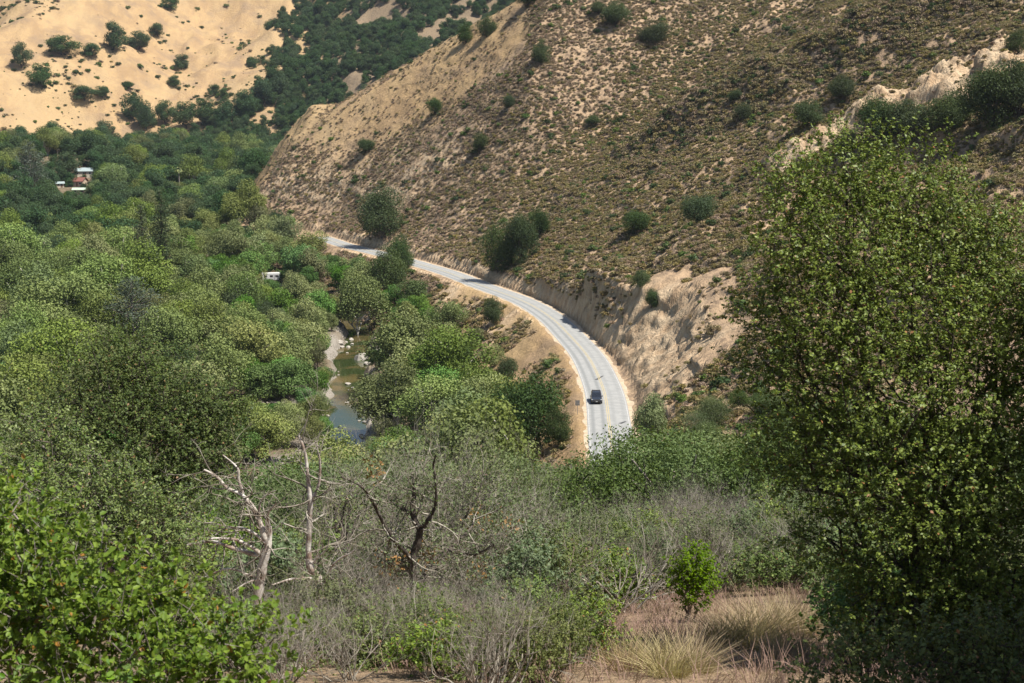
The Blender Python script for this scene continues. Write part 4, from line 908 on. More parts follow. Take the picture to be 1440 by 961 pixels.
traced_tree('dead_snag', 'bare dead snag with a slender reddish trunk beside the forked dead tree', [
    (((1365, 800), (1350, 600), (1340, 520), (1305, 470), (1300, 380), (1305, 300), (1310, 200), (1300, 100), (1290, 0), (1260, -80)), 0.085, 0.02),
    (((1310, 200), (1345, 120), (1350, 20), (1330, -60)), 0.03, 0.008), (((1310, 200), (1360, 180), (1430, 205)), 0.018, 0.006), (((1305, 470), (1370, 400), (1390, 340)), 0.02, 0.006), (((1340, 520), (1240, 520), (1150, 545)), 0.03, 0.008),
    (((1350, 600), (1230, 690), (1080, 670), (930, 670)), 0.05, 0.02), (((1350, 600), (1400, 470), (1500, 400)), 0.03, 0.01), (((1365, 800), (1400, 650), (1470, 600)), 0.05, 0.02), (((1300, 100), (1270, 40), (1275, -40)), 0.014, 0.006)], 21.6, M['bark_dead'], 22, 2, 0.52)
traced_tree('half_dead_oak', 'half dead oak with a blackened trunk, grey twigs and tufts of dry leaves', [
    (((150, 960), (215, 780), (260, 680), (310, 590), (300, 450), (330, 330), (300, 250), (310, 120)), 0.15, 0.03), (((310, 590), (420, 610), (520, 670), (590, 690), (650, 650)), 0.085, 0.02), (((310, 590), (370, 480), (450, 400), (540, 320), (560, 270)), 0.06, 0.015),
    (((260, 680), (180, 610), (100, 540), (20, 520)), 0.05, 0.015), (((520, 670), (570, 740), (580, 800)), 0.03, 0.01), (((590, 690), (690, 530), (720, 440), (770, 350)), 0.035, 0.01), (((450, 400), (560, 420), (640, 380)), 0.03, 0.008), (((300, 450), (200, 330), (100, 150), (0, 90)), 0.045, 0.01),
    (((330, 330), (400, 200), (390, 60), (400, 0)), 0.04, 0.01), (((215, 780), (330, 860), (480, 870)), 0.05, 0.015), (((260, 680), (130, 780), (60, 880), (70, 960)), 0.05, 0.02), (((100, 540), (60, 640), (-20, 700)), 0.025, 0.008), (((300, 250), (210, 190), (200, 120)), 0.03, 0.008), (((560, 270), (680, 220), (760, 160)), 0.02, 0.006), (((640, 380), (760, 560), (850, 560)), 0.02, 0.008)],
    24.5, M['bark'], 23, 2, 0.62, 3.0, (480, 640), 2.0, M['fg_scrub'], 9000, 900, 4)
def grey_tree(name, label, px, py_top, Y, seed, nleaf, leaf, spread=0.62):
    a_, _ = ray(px, py_top); X = float(a_) * Y; z = hz(X, Y); hgt = at(px, py_top, Y).z - z; rng = np.random.default_rng(seed); paths = []; tips = []
    for k in range(4):
        a = k * 1.6 + rng.uniform(-.5, .5); grow(paths, tips, (rng.normal() * .06, rng.normal() * .06, -0.15), (math.cos(a) * .45, math.sin(a) * .45, 1.0), hgt * 0.46, 0.022 * hgt, 4, rng, 4, spread, 0.62, 0.45, 0.18, 5)
    o = empty(name, (X, Y, z)); tag(o, label, 'tree'); thick = [p for p in paths if p[1][0] > 0.012]; thin = [p for p in paths if p[1][0] <= 0.012]
    link('trunk', tube_mesh(name + '_trunk', thick, M['bark'], 6), o); link('twigs', tube_mesh(name + '_twigs', thin, M['twig'], 3), o)['kind'] = 'stuff'
    T = np.array([t[0] for t in tips if t[2] <= 1]); c = T[rng.integers(0, len(T), nleaf)] + rng.normal(size=(nleaf, 3)) * 0.10
    V, F = cards(c, rng.normal(size=(nleaf, 3)) + np.array([0, 0, .5]), 0.06 * rng.uniform(.6, 1.3, nleaf), 0.55, rng); link('foliage', np_mesh(name + '_foliage', V, F, leaf, rng.random(nleaf)), o)['kind'] = 'stuff'
grey_tree('twiggy_tree', 'tall grey twiggy tree with thin olive leaves behind the half dead oak', 610, 588, 29.5, 31, 7000, M['fg_scrub'])
grey_tree('twiggy_tree', 'grey twiggy tree with few leaves between the dead snag and the half dead oak', 505, 622, 27.5, 32, 3500, M['fg_scrub'])
grey_tree('twiggy_tree', 'broad grey twiggy tree with fine leaves beside the half dead oak, towards the road', 715, 655, 28.5, 33, 6500, M['fg_soft'])
grey_tree('twiggy_tree', 'bare grey twiggy tree rising behind the lime bush', 1000, 690, 31, 34, 1800, M['fg_scrub'])
grey_tree('bare_tree', 'small leafless tree with pale twigs just below the road bottom', 790, 628, 60, 35, 500, M['fg_scrub'])
print('traced', time.time() - T0)

# ------------------------------------------------------------------ foreground scrub: kinds and copies
def scrub_kind(name, seed, n_leaf, leaf_len, leaf, twig, twig_depth=2, tall=1.15, mains=9, core=0.45):
    rng = np.random.default_rng(seed); paths, tips = twig_paths(seed, mains, twig_depth, 0.85, 0.018, 0.6, 0.3, 3)
    out = [tube_mesh(name + '_branches', paths, twig, 3)]
    if n_leaf:
        lum = [(np.array([math.cos(a) * r, math.sin(a) * r, tall * q]), s) for a, r, q, s in zip(rng.uniform(0, 6.28, 11), rng.uniform(0.1, .68, 11), rng.uniform(0.25, 0.78, 11), rng.uniform(0.25, 0.42, 11))]
        pa, cen, nor, dirs, sz = shoots(rng, lum, n_leaf // 11, 11, leaf_len, 0.20); cen[:, 2] = np.abs(cen[:, 2]); V, F = cards(cen, nor, sz, 0.55, rng, 0.25, dirs)
        out.append(np_mesh(name + '_foliage', V, F, leaf, np.clip(rng.uniform(0, 1, len(cen)), 0, 1)))
    return out
FG = {'scrub': [scrub_kind('scrub', 400 + i, 7000, 0.058, M['fg_scrub'], M['twig']) for i in range(3)],
      'chamise': [scrub_kind('chamise', 410 + i, 8000, 0.05, M['fg_soft'], M['twig_brown']) for i in range(2)],
      'oakscrub': [scrub_kind('oakscrub', 420 + i, 8000, 0.060, M['fg_oak'], M['twig_brown']) for i in range(3)],
      'bare': [scrub_kind('bare', 430 + i, 450, 0.05, M['fg_scrub'], M['twig'], 4, 1.1, 13) for i in range(3)],
      }
FLAB = {'scrub': ('grey green scrub bush on the near slope below the viewpoint', 'grey green bushes of the near slope'), 'chamise': ('soft fine-leaved chamise bush on the near slope below the viewpoint', 'chamise bushes of the near slope'),
        'oakscrub': ('dense mid green oak scrub on the near slope below the viewpoint', 'oak scrub of the near slope'), 'bare': ('leafless grey twiggy brush on the near slope', 'bare brush of the near slope'), 'pale': ('pale blossoming bush in front of the road bottom', 'pale blossoming bushes')}
NEAR_MARK = [('beside the two dead trees', -4, 22), ('around the half dead oak', -1.5, 27), ('beside the lime bush', 3, 26), ('behind the lime bush', 6, 40), ('behind the half dead oak', -1, 42), ('beside the dark scrub oak', -7, 27), ('behind the dark scrub oak', -13, 42), ('behind the large scrub oak', 9, 30), ('behind the dead trees', -7, 42), ('at the foot of the half dead oak', 0, 17)]
FNAME = {'scrub': 'scrub_bush', 'chamise': 'chamise_bush', 'oakscrub': 'oak_scrub_bush', 'bare': 'bare_brush', 'pale': 'blossom_bush'}
SKY_X = [-100, 0, 100, 180, 260, 330, 400, 470, 520, 600, 650, 700, 740, 800, 835, 895, 930, 980, 1030, 1080, 1130, 1500]
SKY_Y = [500, 505, 500, 520, 545, 590, 630, 640, 620, 605, 618, 640, 652, 652, 640, 640, 600, 560, 545, 540, 560, 600]
def fg_bush(k, x, y, s, tall=1.0, rng=random, label=None, z=None):
    v = FG[k][rng.randrange(len(FG[k]))]; o = empty(FNAME[k], (x, y, (hz(x, y) if z is None else z) - 0.03), rng.uniform(0, 6.28)); o.scale = (s, s, s * tall); link('branches', v[0], o)
    if len(v) > 1: link('foliage', v[1], o)
    tag(o, label or (size_word(s, 0.9, 1.4) + ' ' + FLAB[k][0].split(' on the near slope')[0] + ' ' + landmark(x, y, NEAR_MARK)), 'bush', FLAB[k][1]); return o
def near_slope():
    rng = np.random.default_rng(55); rr = random.Random(3); y = 15.0; n = {}; G = []
    while y < 60:
        cell = 1.35 + 0.012 * y
        for x in np.arange(-0.45 * y, 0.42 * y, cell): G.append((x + rng.uniform(-.5, .5) * cell, y + rng.uniform(-.5, .5) * cell))
        y += cell
    G = np.array(G); Z = H(G[:, 0], G[:, 1]); NZ = fbm(G[:, 0] / 9, G[:, 1] / 9, 2, 77)
    for (X, Yy), z, nz in zip(G, Z, NZ):
        px, py = project(X, Yy, z)
        if (Yy < 29 and 890 < px < 1200) or (Yy < 25.5 and 800 < px < 1200): continue
        tangle = Yy < 29 and 430 < px < 740
        if Yy < 23 and px < 430: continue
        if tangle and Yy > 20 and rng.random() < 0.3: continue
        s = rng.uniform(0.75, 1.3) * (1 + 0.008 * Yy); u = rng.random()
        gray = math.exp(-((px - 980) / 130) ** 2 - ((py - 830) / 120) ** 2) * 0.6 + math.exp(-((px - 600) / 150) ** 2 - ((py - 880) / 170) ** 2) * 0.6
        left = 1 - float(sstep(330, 520, px))
        if tangle: k = 'bare' if rng.random() < 0.75 else 'scrub'; s = rng.uniform(0.35, 0.6) if Yy < 27.5 else rng.uniform(0.6, 1.1)
        elif u < gray: k = 'bare'
        elif rng.random() < 0.7 * left: k = 'oakscrub'; s *= 1.2
        else: k = 'scrub' if rng.random() + 0.4 * nz < 0.4 else 'chamise' if rng.random() < 0.55 else 'oakscrub'
        lim = np.interp(px, SKY_X, SKY_Y) + rng.uniform(0, 14); ok = False
        for t in range(6):
            _, pt = project(X, Yy, z + 1.25 * s)
            if pt > lim: ok = True; break
            s *= 0.8
        if not ok or s < 0.35 or px < -120 or px > 1560: continue
        if py - 2000 * 1.25 * s / Yy > 1000: continue
        n[k] = n.get(k, 0) + 1
        if n[k] <= 300: fg_bush(k, X, Yy, s, rng.uniform(0.85, 1.15), rr, None, z)
    for px, py, Yb, w in [(500, 650, 29, 1.6), (560, 600, 31, 1.9), (640, 600, 32, 2.1), (700, 640, 30, 1.9), (610, 650, 29, 1.6), (740, 690, 33, 1.5), (600, 720, 26.5, 1.5), (520, 780, 25, 1.3), (660, 770, 26, 1.5), (470, 760, 26, 1.3), (950, 700, 38, 2.0), (1010, 720, 36, 2.0), (1050, 690, 40, 2.0)]:
        p = at(px, py, Yb); z = hz(p.x, Yb); hgt = max(0.8, p.z - z) / 1.45; fg_bush('bare', p.x, Yb, min(hgt, w), hgt / min(hgt, w), rr, None, z)
    for i in range(34):
        px = 330 + 17 * i + rng.uniform(-8, 8); Yb = rng.uniform(11.8, 16.5); a_, _ = ray(px, 900); X = float(a_) * Yb
        if px > 800: continue
        fg_bush('bare' if i % 3 and px < 760 else 'scrub' if i % 2 else 'oakscrub', X, Yb, rng.uniform(0.45, 0.7), rng.uniform(.9, 1.3), rr, None, hz(X, Yb))
    print('near slope', n)
def lower_slope():
    """small trees and tall brush further down, between the near scrub and the road"""
    rng = np.random.default_rng(56); rr = random.Random(4); y = 58.0; G = []; n = 0
    while y < 205:
        cell = 3.0 + 0.012 * y
        for x in np.arange(-0.44 * y, 0.34 * y, cell): G.append((x + rng.uniform(-.5, .5) * cell, y + rng.uniform(-.5, .5) * cell))
        y += cell
    G = np.array(G); Z = H(G[:, 0], G[:, 1]); D = gsample(RD, G[:, 0], G[:, 1]); cnt = {}
    for (X, Y), z, d in zip(G, Z, D):
        if -9 < d < 9: continue
        if d < -9 and Y > 170: continue
        px, py = project(X, Y, z); hgt = rng.uniform(3.0, 6.5); lim = np.interp(px, SKY_X, SKY_Y) + rng.uniform(0, 16)
        hmax = z * 0 + (float(ray(px, lim)[1]) * Y - z)
        if hmax < 1.4 or px < -80 or px > 1500: continue
        hgt = min(hgt if Y < 150 else 4.0, hmax)
        u = rng.random(); kd = 'bushoak' if u < 0.45 else 'softbush' if u < 0.8 else 'olivebush'
        if d < -9: kd = 'willow' if u < .5 else 'alder'; hgt = min(rng.uniform(7, 12), hmax)
        s = hgt / H0[kd][0]; cnt[kd] = cnt.get(kd, 0) + 1
        if cnt[kd] > 300: continue
        tree(kd, X, Y, s, *LOWLAB[kd], 'tree', None, None, z, rng.uniform(0.9, 1.25), rr)
    print('lower slope', cnt)
H0.update({'bushoak': (5.5, 6.5), 'softbush': (4.5, 5.5), 'olivebush': (4.5, 5.5), 'pale': (7, 9)})
kind('bushoak', [lobes_tree('bushoak', 500 + i, 5.5, 6.5, 34, 300, 0.15, M['bush_oak'], M['bark'], 0.14, 0.04, 0.3) for i in range(3)])
kind('softbush', [lobes_tree('softbush', 510 + i, 4.5, 5.5, 34, 300, 0.12, M['fg_soft'], M['bark_grey'], 0.10, 0.03, 0.35, 0.5) for i in range(3)])
kind('olivebush', [lobes_tree('olivebush', 520 + i, 4.5, 5.5, 34, 260, 0.13, M['fg_scrub'], M['bark_grey'], 0.10, 0.03, 0.35, 0.5) for i in range(2)])
kind('pale', [lobes_tree('pale', 530, 7, 9, 30, 260, 0.2, M['fg_pale'], M['bark_grey'], 0.14, 0.03, 0.35, 0.5)])
LOW_MARK = [('behind the dead trees', -18, 75), ('behind the half dead oak', -5, 75), ('in front of the road bottom', 9, 120), ('in front of the road bottom by the blossom', 12, 160), ('behind the lime bush', 14, 80), ('right of the thin roadside tree', 24, 170), ('behind the dark scrub oak', -28, 80), ('between the creek pool and the dead trees', -35, 140), ('behind the large scrub oak', 30, 110)]
LOWLAB = {'bushoak': ('leafy green scrub oak down the slope between the near brush and the road', 'scrub oaks down the slope'), 'softbush': ('soft grey green bush down the slope between the near brush and the road', 'soft bushes down the slope'), 'olivebush': ('dull olive bush down the slope between the near brush and the road', 'olive bushes down the slope'),
          'willow': ('pale willow below the hidden part of the road', 'willows below the road'), 'alder': ('bright alder below the hidden part of the road', 'alders below the road')}
near_slope(); lower_slope()
def tree_top(kd, px, py, Y, wpx, label, group, name):
    p = at(px, py, Y); z = hz(p.x, Y); hgt = p.z - z; w = wpx * Y / (2000 * CP); s = hgt / H0[kd][0]; tree(kd, p.x, Y, s, label, group, 'tree', name, None, z, (w / H0[kd][1]) / s)
tree_top('pale', 862, 636, 165, 60, 'pale cream flowering bush hiding the lower end of the visible road', None, 'blossom_tree')
tree_top('pale', 905, 648, 160, 52, 'pale cream flowering bush right of the one hiding the road', None, 'blossom_tree')
print('slope', time.time() - T0)

# ------------------------------------------------------------------ dry grass
def blades(rng, n, rad, h, lean=0.35, w=0.006):
    a = rng.uniform(0, 6.28, n); r = rad * np.sqrt(rng.random(n)); p = np.stack([np.cos(a) * r, np.sin(a) * r, np.zeros(n)], 1)
    out = np.stack([np.cos(a), np.sin(a), np.zeros(n)], 1) * (r / rad)[:, None] * lean + rng.normal(size=(n, 3)) * 0.28; hh = h * rng.uniform(0.3, 1.15, n)[:, None]
    d = nrm(out + np.array([0, 0, 1.0])); s = nrm(np.cross(d, rng.normal(size=(n, 3)))) * w; m = p + d * hh * 0.55; t = p + d * hh + out * hh * 0.35
    V = np.stack([p - s, p + s, m + s * .8, m - s * .8, t + s * .25, t - s * .25], 1).reshape(-1, 3); i = np.arange(n)[:, None] * 6
    return V, np.vstack([i + np.array([[0, 1, 2, 3]]), i + np.array([[3, 2, 4, 5]])])
def grasses():
    rng = np.random.default_rng(66); vs = []
    for k in range(3):
        V, F = blades(rng, 420, 0.26, 0.72, 0.85, 0.006); t = rng.random(420); vs.append(np_mesh('bunchgrass', V, F, M['grass_dry'], np.concatenate([t, t])))
    for i, (px, py, s) in enumerate([(1040, 905, 1.1), (1075, 900, 1.2), (1105, 895, 1.15), (1130, 898, 1.0), (1060, 915, 0.9), (1015, 912, 0.8), (960, 942, 0.8), (975, 950, 0.7), (940, 955, 0.75), (1095, 930, 0.6), (880, 950, 0.6), (1120, 925, .7), (905, 940, .6)]):
        x, y, z = hit(px, py, 8, 60); o = link('grass_tuft', vs[i % 3]); o.location = (x, y, z - 0.02); s *= 0.8; o.scale = (s, s, s); o.rotation_euler = (0, 0, i * 1.3); tag(o, 'straw coloured tuft of dry bunchgrass on the near bank', 'grass', 'dry grass tufts on the near bank')
    cen = []; N = 900
    x = rng.uniform(-3, 9, N); y = rng.uniform(12, 42, N); z = H(x, y); VV = []; FF = []; off = 0
    for i in range(N):
        V, F = blades(rng, 34, 0.28, 0.30, 0.5, 0.004); V = V + np.array([x[i], y[i], z[i] - 0.01]); VV.append(V); FF.append(F + off); off += len(V)
    V = np.vstack(VV); F = np.vstack(FF); o = link('dry_grass', np_mesh('dry_grass', V, F, M['grass_pink'], rng.random(len(F)))); tag(o, 'thin reddish dry grass over the near bank', 'grass', None, 'stuff')
grasses()

# ------------------------------------------------------------------ boulders and stones of the creek
M['stone'] = plain_mat('pale river stone', (0.46, 0.42, 0.36), 0.9, 0.15, 0, (0.29, 0.26, 0.22), 2.2, 0.5)
def rock_mesh(seed):
    import bmesh
    rng = np.random.default_rng(seed); bm = bmesh.new(); bmesh.ops.create_icosphere(bm, subdivisions=3, radius=1.0)
    cuts = nrm(rng.normal(size=(9, 3))); dist = rng.uniform(0.55, 0.9, 9)
    for v in bm.verts:
        p = np.array(v.co)
        for c, dd in zip(cuts, dist):
            k = p.dot(c)
            if k > dd: p = p - c * (k - dd) * 0.9
        p = p * (1 + 0.06 * math.sin(5 * p[0] + seed) * math.cos(6 * p[1])); v.co = p
    me = bpy.data.meshes.new('boulder'); bm.to_mesh(me); bm.free(); me.materials.append(M['stone']); return me
ROCKS = [rock_mesh(i) for i in range(4)]
def stones():
    rng = random.Random(8)
    def put(px, py, wpx, label, grp=None, fl=0.6, zz=None):
        x, y, z = hit(px, py, 200, 420)
        if z < WATER_Z: a, b = at_z(px, py, WATER_Z); x, y, z = a, b, WATER_Z
        s = wpx * y / (2000 * CP) * 0.5; o = link('boulder', ROCKS[rng.randrange(4)]); o.location = (x, y, z + 0.1 * s); o.scale = (s, s * rng.uniform(.7, 1.1), s * fl); o.rotation_euler = (0, 0, rng.uniform(0, 6.28)); tag(o, label, 'boulder', grp)
    put(508, 506, 25, 'large white boulder at the edge of the creek pool', None, 0.75)
    put(516, 513, 14, 'pale boulder leaning against the large white boulder', None, 0.6)
    put(383, 556, 30, 'broad pale rock slab on the gravel bank', None, 0.35)
    for px, py, w in [(476, 528, 4), (489, 541, 10), (496, 546, 6), (488, 567, 7), (492, 572, 4), (513, 540, 6), (490, 549, 3), (476, 523, 3), (488, 497, 5), (510, 566, 5)]: put(px, py, w, 'small pale stone breaking the surface of the pool', 'stones in the pool', 0.5)
    for _ in range(44):
        side = rng.random()
        if side < .4: px, py = rng.uniform(505, 525), rng.uniform(585, 640)
        elif side < .75: px, py = rng.uniform(440, 466), rng.uniform(545, 615)
        else: px, py = rng.uniform(465, 500), rng.uniform(474, 490)
        put(px, py, rng.uniform(3, 10), 'pale stone among many along the water edge', 'stones along the creek banks', 0.6)
stones()

# ------------------------------------------------------------------ the car
def box(bm_v, bm_f, x0, x1, y0, y1, z0, z1):
    o = len(bm_v); bm_v += [(x, y, z) for x in (x0, x1) for y in (y0, y1) for z in (z0, z1)]
    bm_f += [tuple(o + k for k in f) for f in ((0, 1, 3, 2), (4, 6, 7, 5), (0, 4, 5, 1), (2, 3, 7, 6), (0, 2, 6, 4), (1, 5, 7, 3))]
def py_mesh(name, V, F, mat, bevel=0):
    import bmesh
    me = bpy.data.meshes.new(name); me.from_pydata(V, [], F); bm = bmesh.new(); bm.from_mesh(me); bmesh.ops.recalc_face_normals(bm, faces=bm.faces)
    if bevel: bmesh.ops.bevel(bm, geom=list(bm.edges), offset=bevel, segments=2, affect='EDGES', profile=0.6)
    bm.to_mesh(me); bm.free(); me.materials.append(mat); return me
def boxpart(name, dims, mat, parent, bevel=0.0):
    V, F = [], []; box(V, F, *dims); return link(name, py_mesh(name, V, F, mat, bevel), parent)
def loft(name, stations, mat, parent, bevel=0.0):
    """stations: (x, half width low, half width high, z low, z high)"""
    V = []; F = []
    for x, wl, wh, zl, zh in stations:
        zm = zl + 0.62 * (zh - zl); V += [(x, -wl * .94, zl), (x, -wl, zl + .12 * (zh - zl)), (x, -wl, zm), (x, -wh, zh), (x, wh, zh), (x, wl, zm), (x, wl, zl + .12 * (zh - zl)), (x, wl * .94, zl)]
    for i in range(len(stations) - 1):
        for k in range(8): a = i * 8 + k; b = i * 8 + (k + 1) % 8; F.append((a, b, b + 8, a + 8))
    F.append(tuple(range(8))); F.append(tuple(range(len(V) - 8, len(V)))); return link(name, py_mesh(name, V, F, mat, bevel), parent)
def car():
    paint = plain_mat('dark blue grey car paint', (0.035, 0.042, 0.058), 0.25, 0.6, 0.3, (0.03, 0.036, 0.05), 3); glass = plain_mat('tinted car glass', (0.018, 0.022, 0.03), 0.06, 0.6)
    rub = plain_mat('tyre rubber', (0.02, 0.02, 0.02), 0.9); chrome = plain_mat('bright metal trim', (0.62, 0.62, 0.64), 0.25, 0.5, 0.9); lamp = plain_mat('headlamp glass', (0.75, 0.76, 0.78), 0.1, 0.6); blk = plain_mat('black plastic', (0.025, 0.025, 0.027), 0.6); wht = plain_mat('white number plate', (0.75, 0.75, 0.72), 0.5)
    x, y = at_z(838.5, 564, ROAD_Z); i = int(np.argmin(np.hypot(ROAD[:, 0] - x, ROAD[:, 1] - y))); tan = nrm(ROAD[i + 2] - ROAD[i - 2]); nor = np.array([tan[1], -tan[0]]); p = ROAD[i] - nor * 1.75; hd = -tan
    o = empty('parked_car' if False else 'car', (p[0], p[1], ROAD_Z + 0.02), math.atan2(hd[1], hd[0])); tag(o, 'dark blue grey sport utility car driving down the pale road', 'car')
    body = loft('body', [(-2.33, .80, .74, .42, .95), (-2.2, .90, .84, .34, 1.05), (-1.0, .95, .90, .30, 1.08), (.9, .95, .90, .30, 1.08), (1.5, .94, .86, .30, 1.04), (2.15, .90, .78, .34, .96), (2.33, .78, .66, .42, .84)], paint, o, 0.02)
    loft('cabin', [(-2.18, .84, .66, 1.0, 1.42), (-1.85, .86, .70, 1.03, 1.70), (-.6, .87, .72, 1.04, 1.76), (.25, .87, .70, 1.04, 1.70), (1.12, .85, .80, 1.0, 1.07)], paint, o, 0.02)
    def quad(nm, pts, mat): return link(nm, py_mesh(nm, pts, [(0, 1, 2, 3)], mat), o)
    quad('windscreen', [(1.09, -.74, 1.115), (1.09, .74, 1.115), (.33, .635, 1.69), (.33, -.635, 1.69)], glass)
    for s in (-1, 1):
        for a, b in ((-1.75, -1.05), (-.95, -.1), (0.0, .62)): quad('window', [(a, s * .872, 1.14), (b, s * .872, 1.14), (b - (.28 if b > .5 else .02), s * .765, 1.58 if b < .5 else 1.5), (a + .02, s * .765, 1.58)], glass)
        hl = boxpart('headlight', (2.12, 2.30, s * .74 - .15, s * .74 + .15, .74, .88), lamp, o, 0.02); boxpart('mirror', (.72, .90, s * 1.02 - .11, s * 1.02 + .11, 1.08, 1.24), paint, o, 0.03); boxpart('roof_rail', (-1.7, .2, s * .62 - .02, s * .62 + .02, 1.74, 1.80), blk, o)
        boxpart('tail_light', (-2.34, -2.22, s * .74 - .08, s * .74 + .08, .85, 1.1), plain_mat('red lamp', (.4, .02, .02), .2), o, 0.01)
        for wx in (-1.42, 1.45):
            n = 20; prof = [(-.11, .22), (-.11, .33), (-.08, .36), (.08, .36), (.11, .33), (.11, .22)]; V = []; F = []
            for k in range(n):
                a = k * 2 * math.pi / n; V += [(math.cos(a) * r, q, math.sin(a) * r) for q, r in prof]
            for k in range(n):
                for j in range(5): F.append((k * 6 + j, k * 6 + j + 1, ((k + 1) % n) * 6 + j + 1, ((k + 1) % n) * 6 + j))
            w = link('wheel', py_mesh('tyre', V, F, rub), o); w.location = (wx, s * .87, .36)
            V = [(0, s * .06, 0)] + [(math.cos(k * .4189) * (.23 if k % 3 else .2), s * .09, math.sin(k * .4189) * (.23 if k % 3 else .2)) for k in range(15)]; r_ = link('rim', py_mesh('rim', V, [(0, 1 + k, 1 + (k + 1) % 15) for k in range(15)], chrome), w)
    boxpart('grille', (2.26, 2.36, -.5, .5, .66, .84), blk, o, 0.01); boxpart('grille_bar', (2.33, 2.375, -.52, .52, .745, .775), chrome, o); boxpart('bumper', (2.18, 2.42, -.86, .86, .38, .60), blk, o, 0.04); boxpart('number_plate', (2.415, 2.43, -.16, .16, .46, .56), wht, o)
car()
def road_sign():
    x, y, z = hit(812, 584, 180, 300); steel = plain_mat('galvanised steel', (0.34, 0.34, 0.34), 0.5, 0.4, 0.6); o = empty('road_sign', (x, y, z)); tag(o, 'grey back of a small road sign on a post at the outer verge', 'sign')
    boxpart('post', (-.04, .04, -.03, .03, -.3, 2.35), steel, o); V, F = [], []; box(V, F, -.38, .38, -.045, -.032, 1.55, 2.45); link('panel', py_mesh('panel', V, F, steel, 0.004), o)
    boxpart('bracket', (-.25, .25, -.065, -.046, 1.75, 1.80), steel, o); boxpart('bracket', (-.25, .25, -.065, -.046, 2.2, 2.25), steel, o)
road_sign()

# ------------------------------------------------------------------ homestead in the far wood
def house(name, label, x, y, z, L, W, h, rise, rz, wall, roof, chim=False):
    o = empty(name, (x, y, z), rz); tag(o, label, 'house' if name != 'shed' else 'shed'); V = [(-L/2, -W/2, -1), (L/2, -W/2, -1), (L/2, W/2, -1), (-L/2, W/2, -1), (-L/2, -W/2, h), (L/2, -W/2, h), (L/2, W/2, h), (-L/2, W/2, h), (-L/2, 0, h + rise), (L/2, 0, h + rise)]
    wl = link('wall', py_mesh('wall', V, [(0, 1, 5, 4), (2, 3, 7, 6), (3, 0, 4, 8, 7), (1, 2, 6, 9, 5), (0, 3, 2, 1)], wall), o); e = 0.5; k = rise / (W / 2)
    rf = None
    for s in (-1, 1):
        a = (-L/2 - e, s * (W/2 + e), h - e * k + .06); b = (L/2 + e, s * (W/2 + e), h - e * k + .06); c = (L/2 + e, 0, h + rise + .06); d = (-L/2 - e, 0, h + rise + .06); V = [a, b, c, d] + [(q[0], q[1], q[2] + .16) for q in (a, b, c, d)]
        rf = link('roof', py_mesh('roof', V, [(0, 1, 2, 3), (4, 7, 6, 5), (0, 4, 5, 1), (1, 5, 6, 2), (2, 6, 7, 3), (3, 7, 4, 0)], roof), o)
    trim = plain_mat('white trim', (.7, .7, .66), .6); gl = plain_mat('dark window glass', (.03, .035, .04), .08, .6)
    for q in np.linspace(-L/2 + 1.3, L/2 - 1.3, max(2, int(L / 3))):
        w = boxpart('window', (q - .55, q + .55, -W/2 - .06, -W/2 + .05, .9, 2.0), trim, o); boxpart('pane', (q - .46, q + .46, -W/2 - .075, -W/2 - .055, .99, 1.91), gl, w)
    dr = boxpart('door', (-.45 + .9, .45 + .9, -W/2 - .07, -W/2 + .05, 0, 2.05), plain_mat('brown door', (.2, .11, .06), .6), o); boxpart('handle', (.5, .56, -W/2 - .12, -W/2 - .06, .95, 1.05), trim, dr)
    if chim: boxpart('chimney', (-L/4, -L/4 + .8, -.4, .4, h, h + rise + 1.1), plain_mat('brick chimney', (.36, .2, .14), .9), rf)
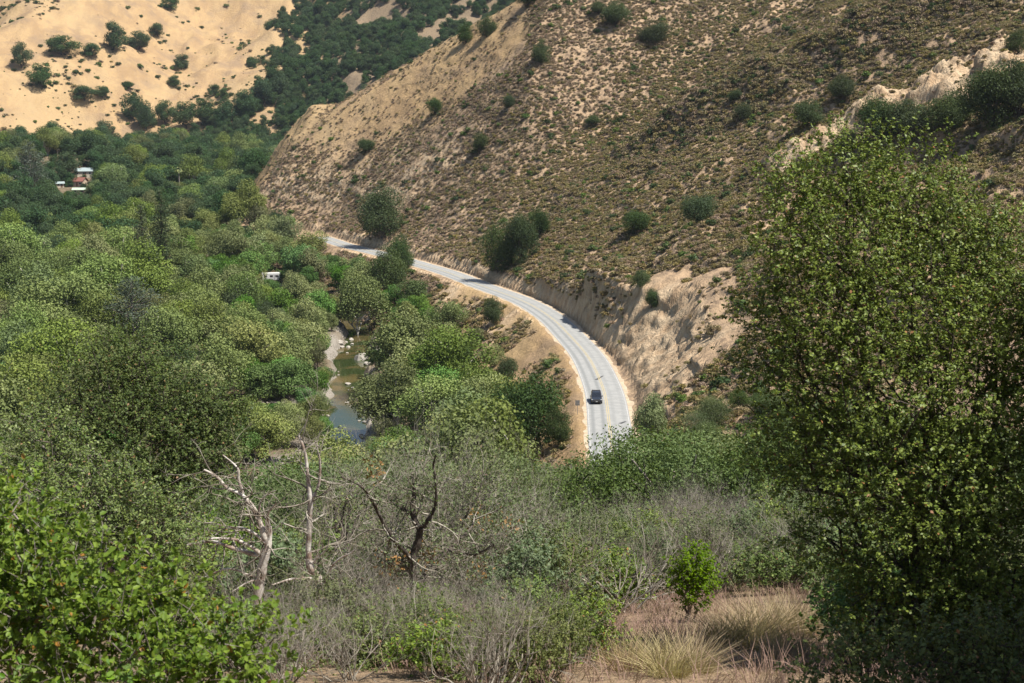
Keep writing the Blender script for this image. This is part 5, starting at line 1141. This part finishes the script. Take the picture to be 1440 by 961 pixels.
def homestead():
    cream = plain_mat('cream plaster', (.62, .54, .42), .9); tan = plain_mat('tan plaster', (.55, .42, .30), .9); red = plain_mat('red brown roofing', (.22, .085, .06), .8); teal = plain_mat('pale metal roofing', (.40, .47, .46), .45, .4, .2); green = plain_mat('pale green roofing', (.46, .55, .42), .7)
    for px, py, args in ((118, 248, ('house', 'homestead house with a pale metal roof', 9.0, 6.0, 2.6, 1.5, 0.25, cream, teal, True)), (110, 262, ('house', 'homestead house with a red brown roof', 8.0, 6.0, 2.6, 1.7, -0.2, tan, red, True)), (112, 273, ('shed', 'low shed with a pale green roof at the homestead', 6.0, 4.0, 2.2, 0.8, 0.1, tan, green)), (84, 264, ('shed', 'small white shed at the left of the homestead', 4.0, 3.0, 2.0, 0.7, 0.4, cream, teal))):
        x, y, z = hit(px, py, 700, 1000); house(args[0], args[1], x, y, z, *args[2:])
    x, y, z = hit(382, 396, 380, 620); z = max(z, -70); wh = plain_mat('white trailer panels', (.78, .78, .76), .4); o = empty('trailer', (x, y, z), 0.15); tag(o, 'white trailer roof showing through the creekside trees', 'trailer')
    b = boxpart('body', (-3.2, 3.2, -1.2, 1.2, .5, 2.9), wh, o, 0.12); gl = plain_mat('trailer window', (.03, .035, .04), .1, .6)
    for q in (-2, 0, 1.8): boxpart('window', (q - .5, q + .5, -1.215, -1.19, 1.5, 2.2), gl, o)
    boxpart('door', (.75, 1.25, -1.216, -1.18, .6, 2.3), plain_mat('grey door', (.5, .5, .5), .5), o)
    for q in (-.6, .6):
        for s in (-1, 1): boxpart('wheel', (q - .3, q + .3, s * 1.1 - .1, s * 1.1 + .1, 0, .6), plain_mat('trailer tyre', (.02, .02, .02), .9), o, 0.12)
homestead()
for px, py, w in [(75, 262, 14), (97, 264, 11), (132, 268, 14), (141, 256, 18), (92, 246, 14), (72, 276, 18), (124, 284, 12), (98, 284, 11), (142, 276, 18), (84, 283, 14), (66, 252, 16), (104, 253, 9), (60, 268, 18), (150, 266, 18), (130, 244, 14), (78, 236, 20), (96, 236, 20), (118, 234, 18), (70, 244, 18), (136, 238, 18)]:
    tree_px('canyon_oak', px, py, w, 'small dark yard tree between the homestead buildings', 'yard trees of the homestead', 'tree', 'yard_tree', None, w * 0.9)

# ------------------------------------------------------------------ air
def haze():
    me = bpy.data.meshes.new('haze'); V, F = [], []; box(V, F, -1750, 1750, -60, 2300, -90, 900); me.from_pydata(V, [], F); m, nt, out = new_mat('thin summer haze'); v = nt.nodes.new('ShaderNodeVolumePrincipled'); v.inputs['Color'].default_value = (0.80, 0.88, 1.0, 1); v.inputs['Density'].default_value = 0.00005; v.inputs['Anisotropy'].default_value = 0.3
    nt.links.new(v.outputs[0], out.inputs['Volume']); me.materials.append(m); o = link('haze', me); tag(o, 'thin pale summer haze in the air', 'haze', None, 'stuff')
haze()
print('total', time.time() - T0)
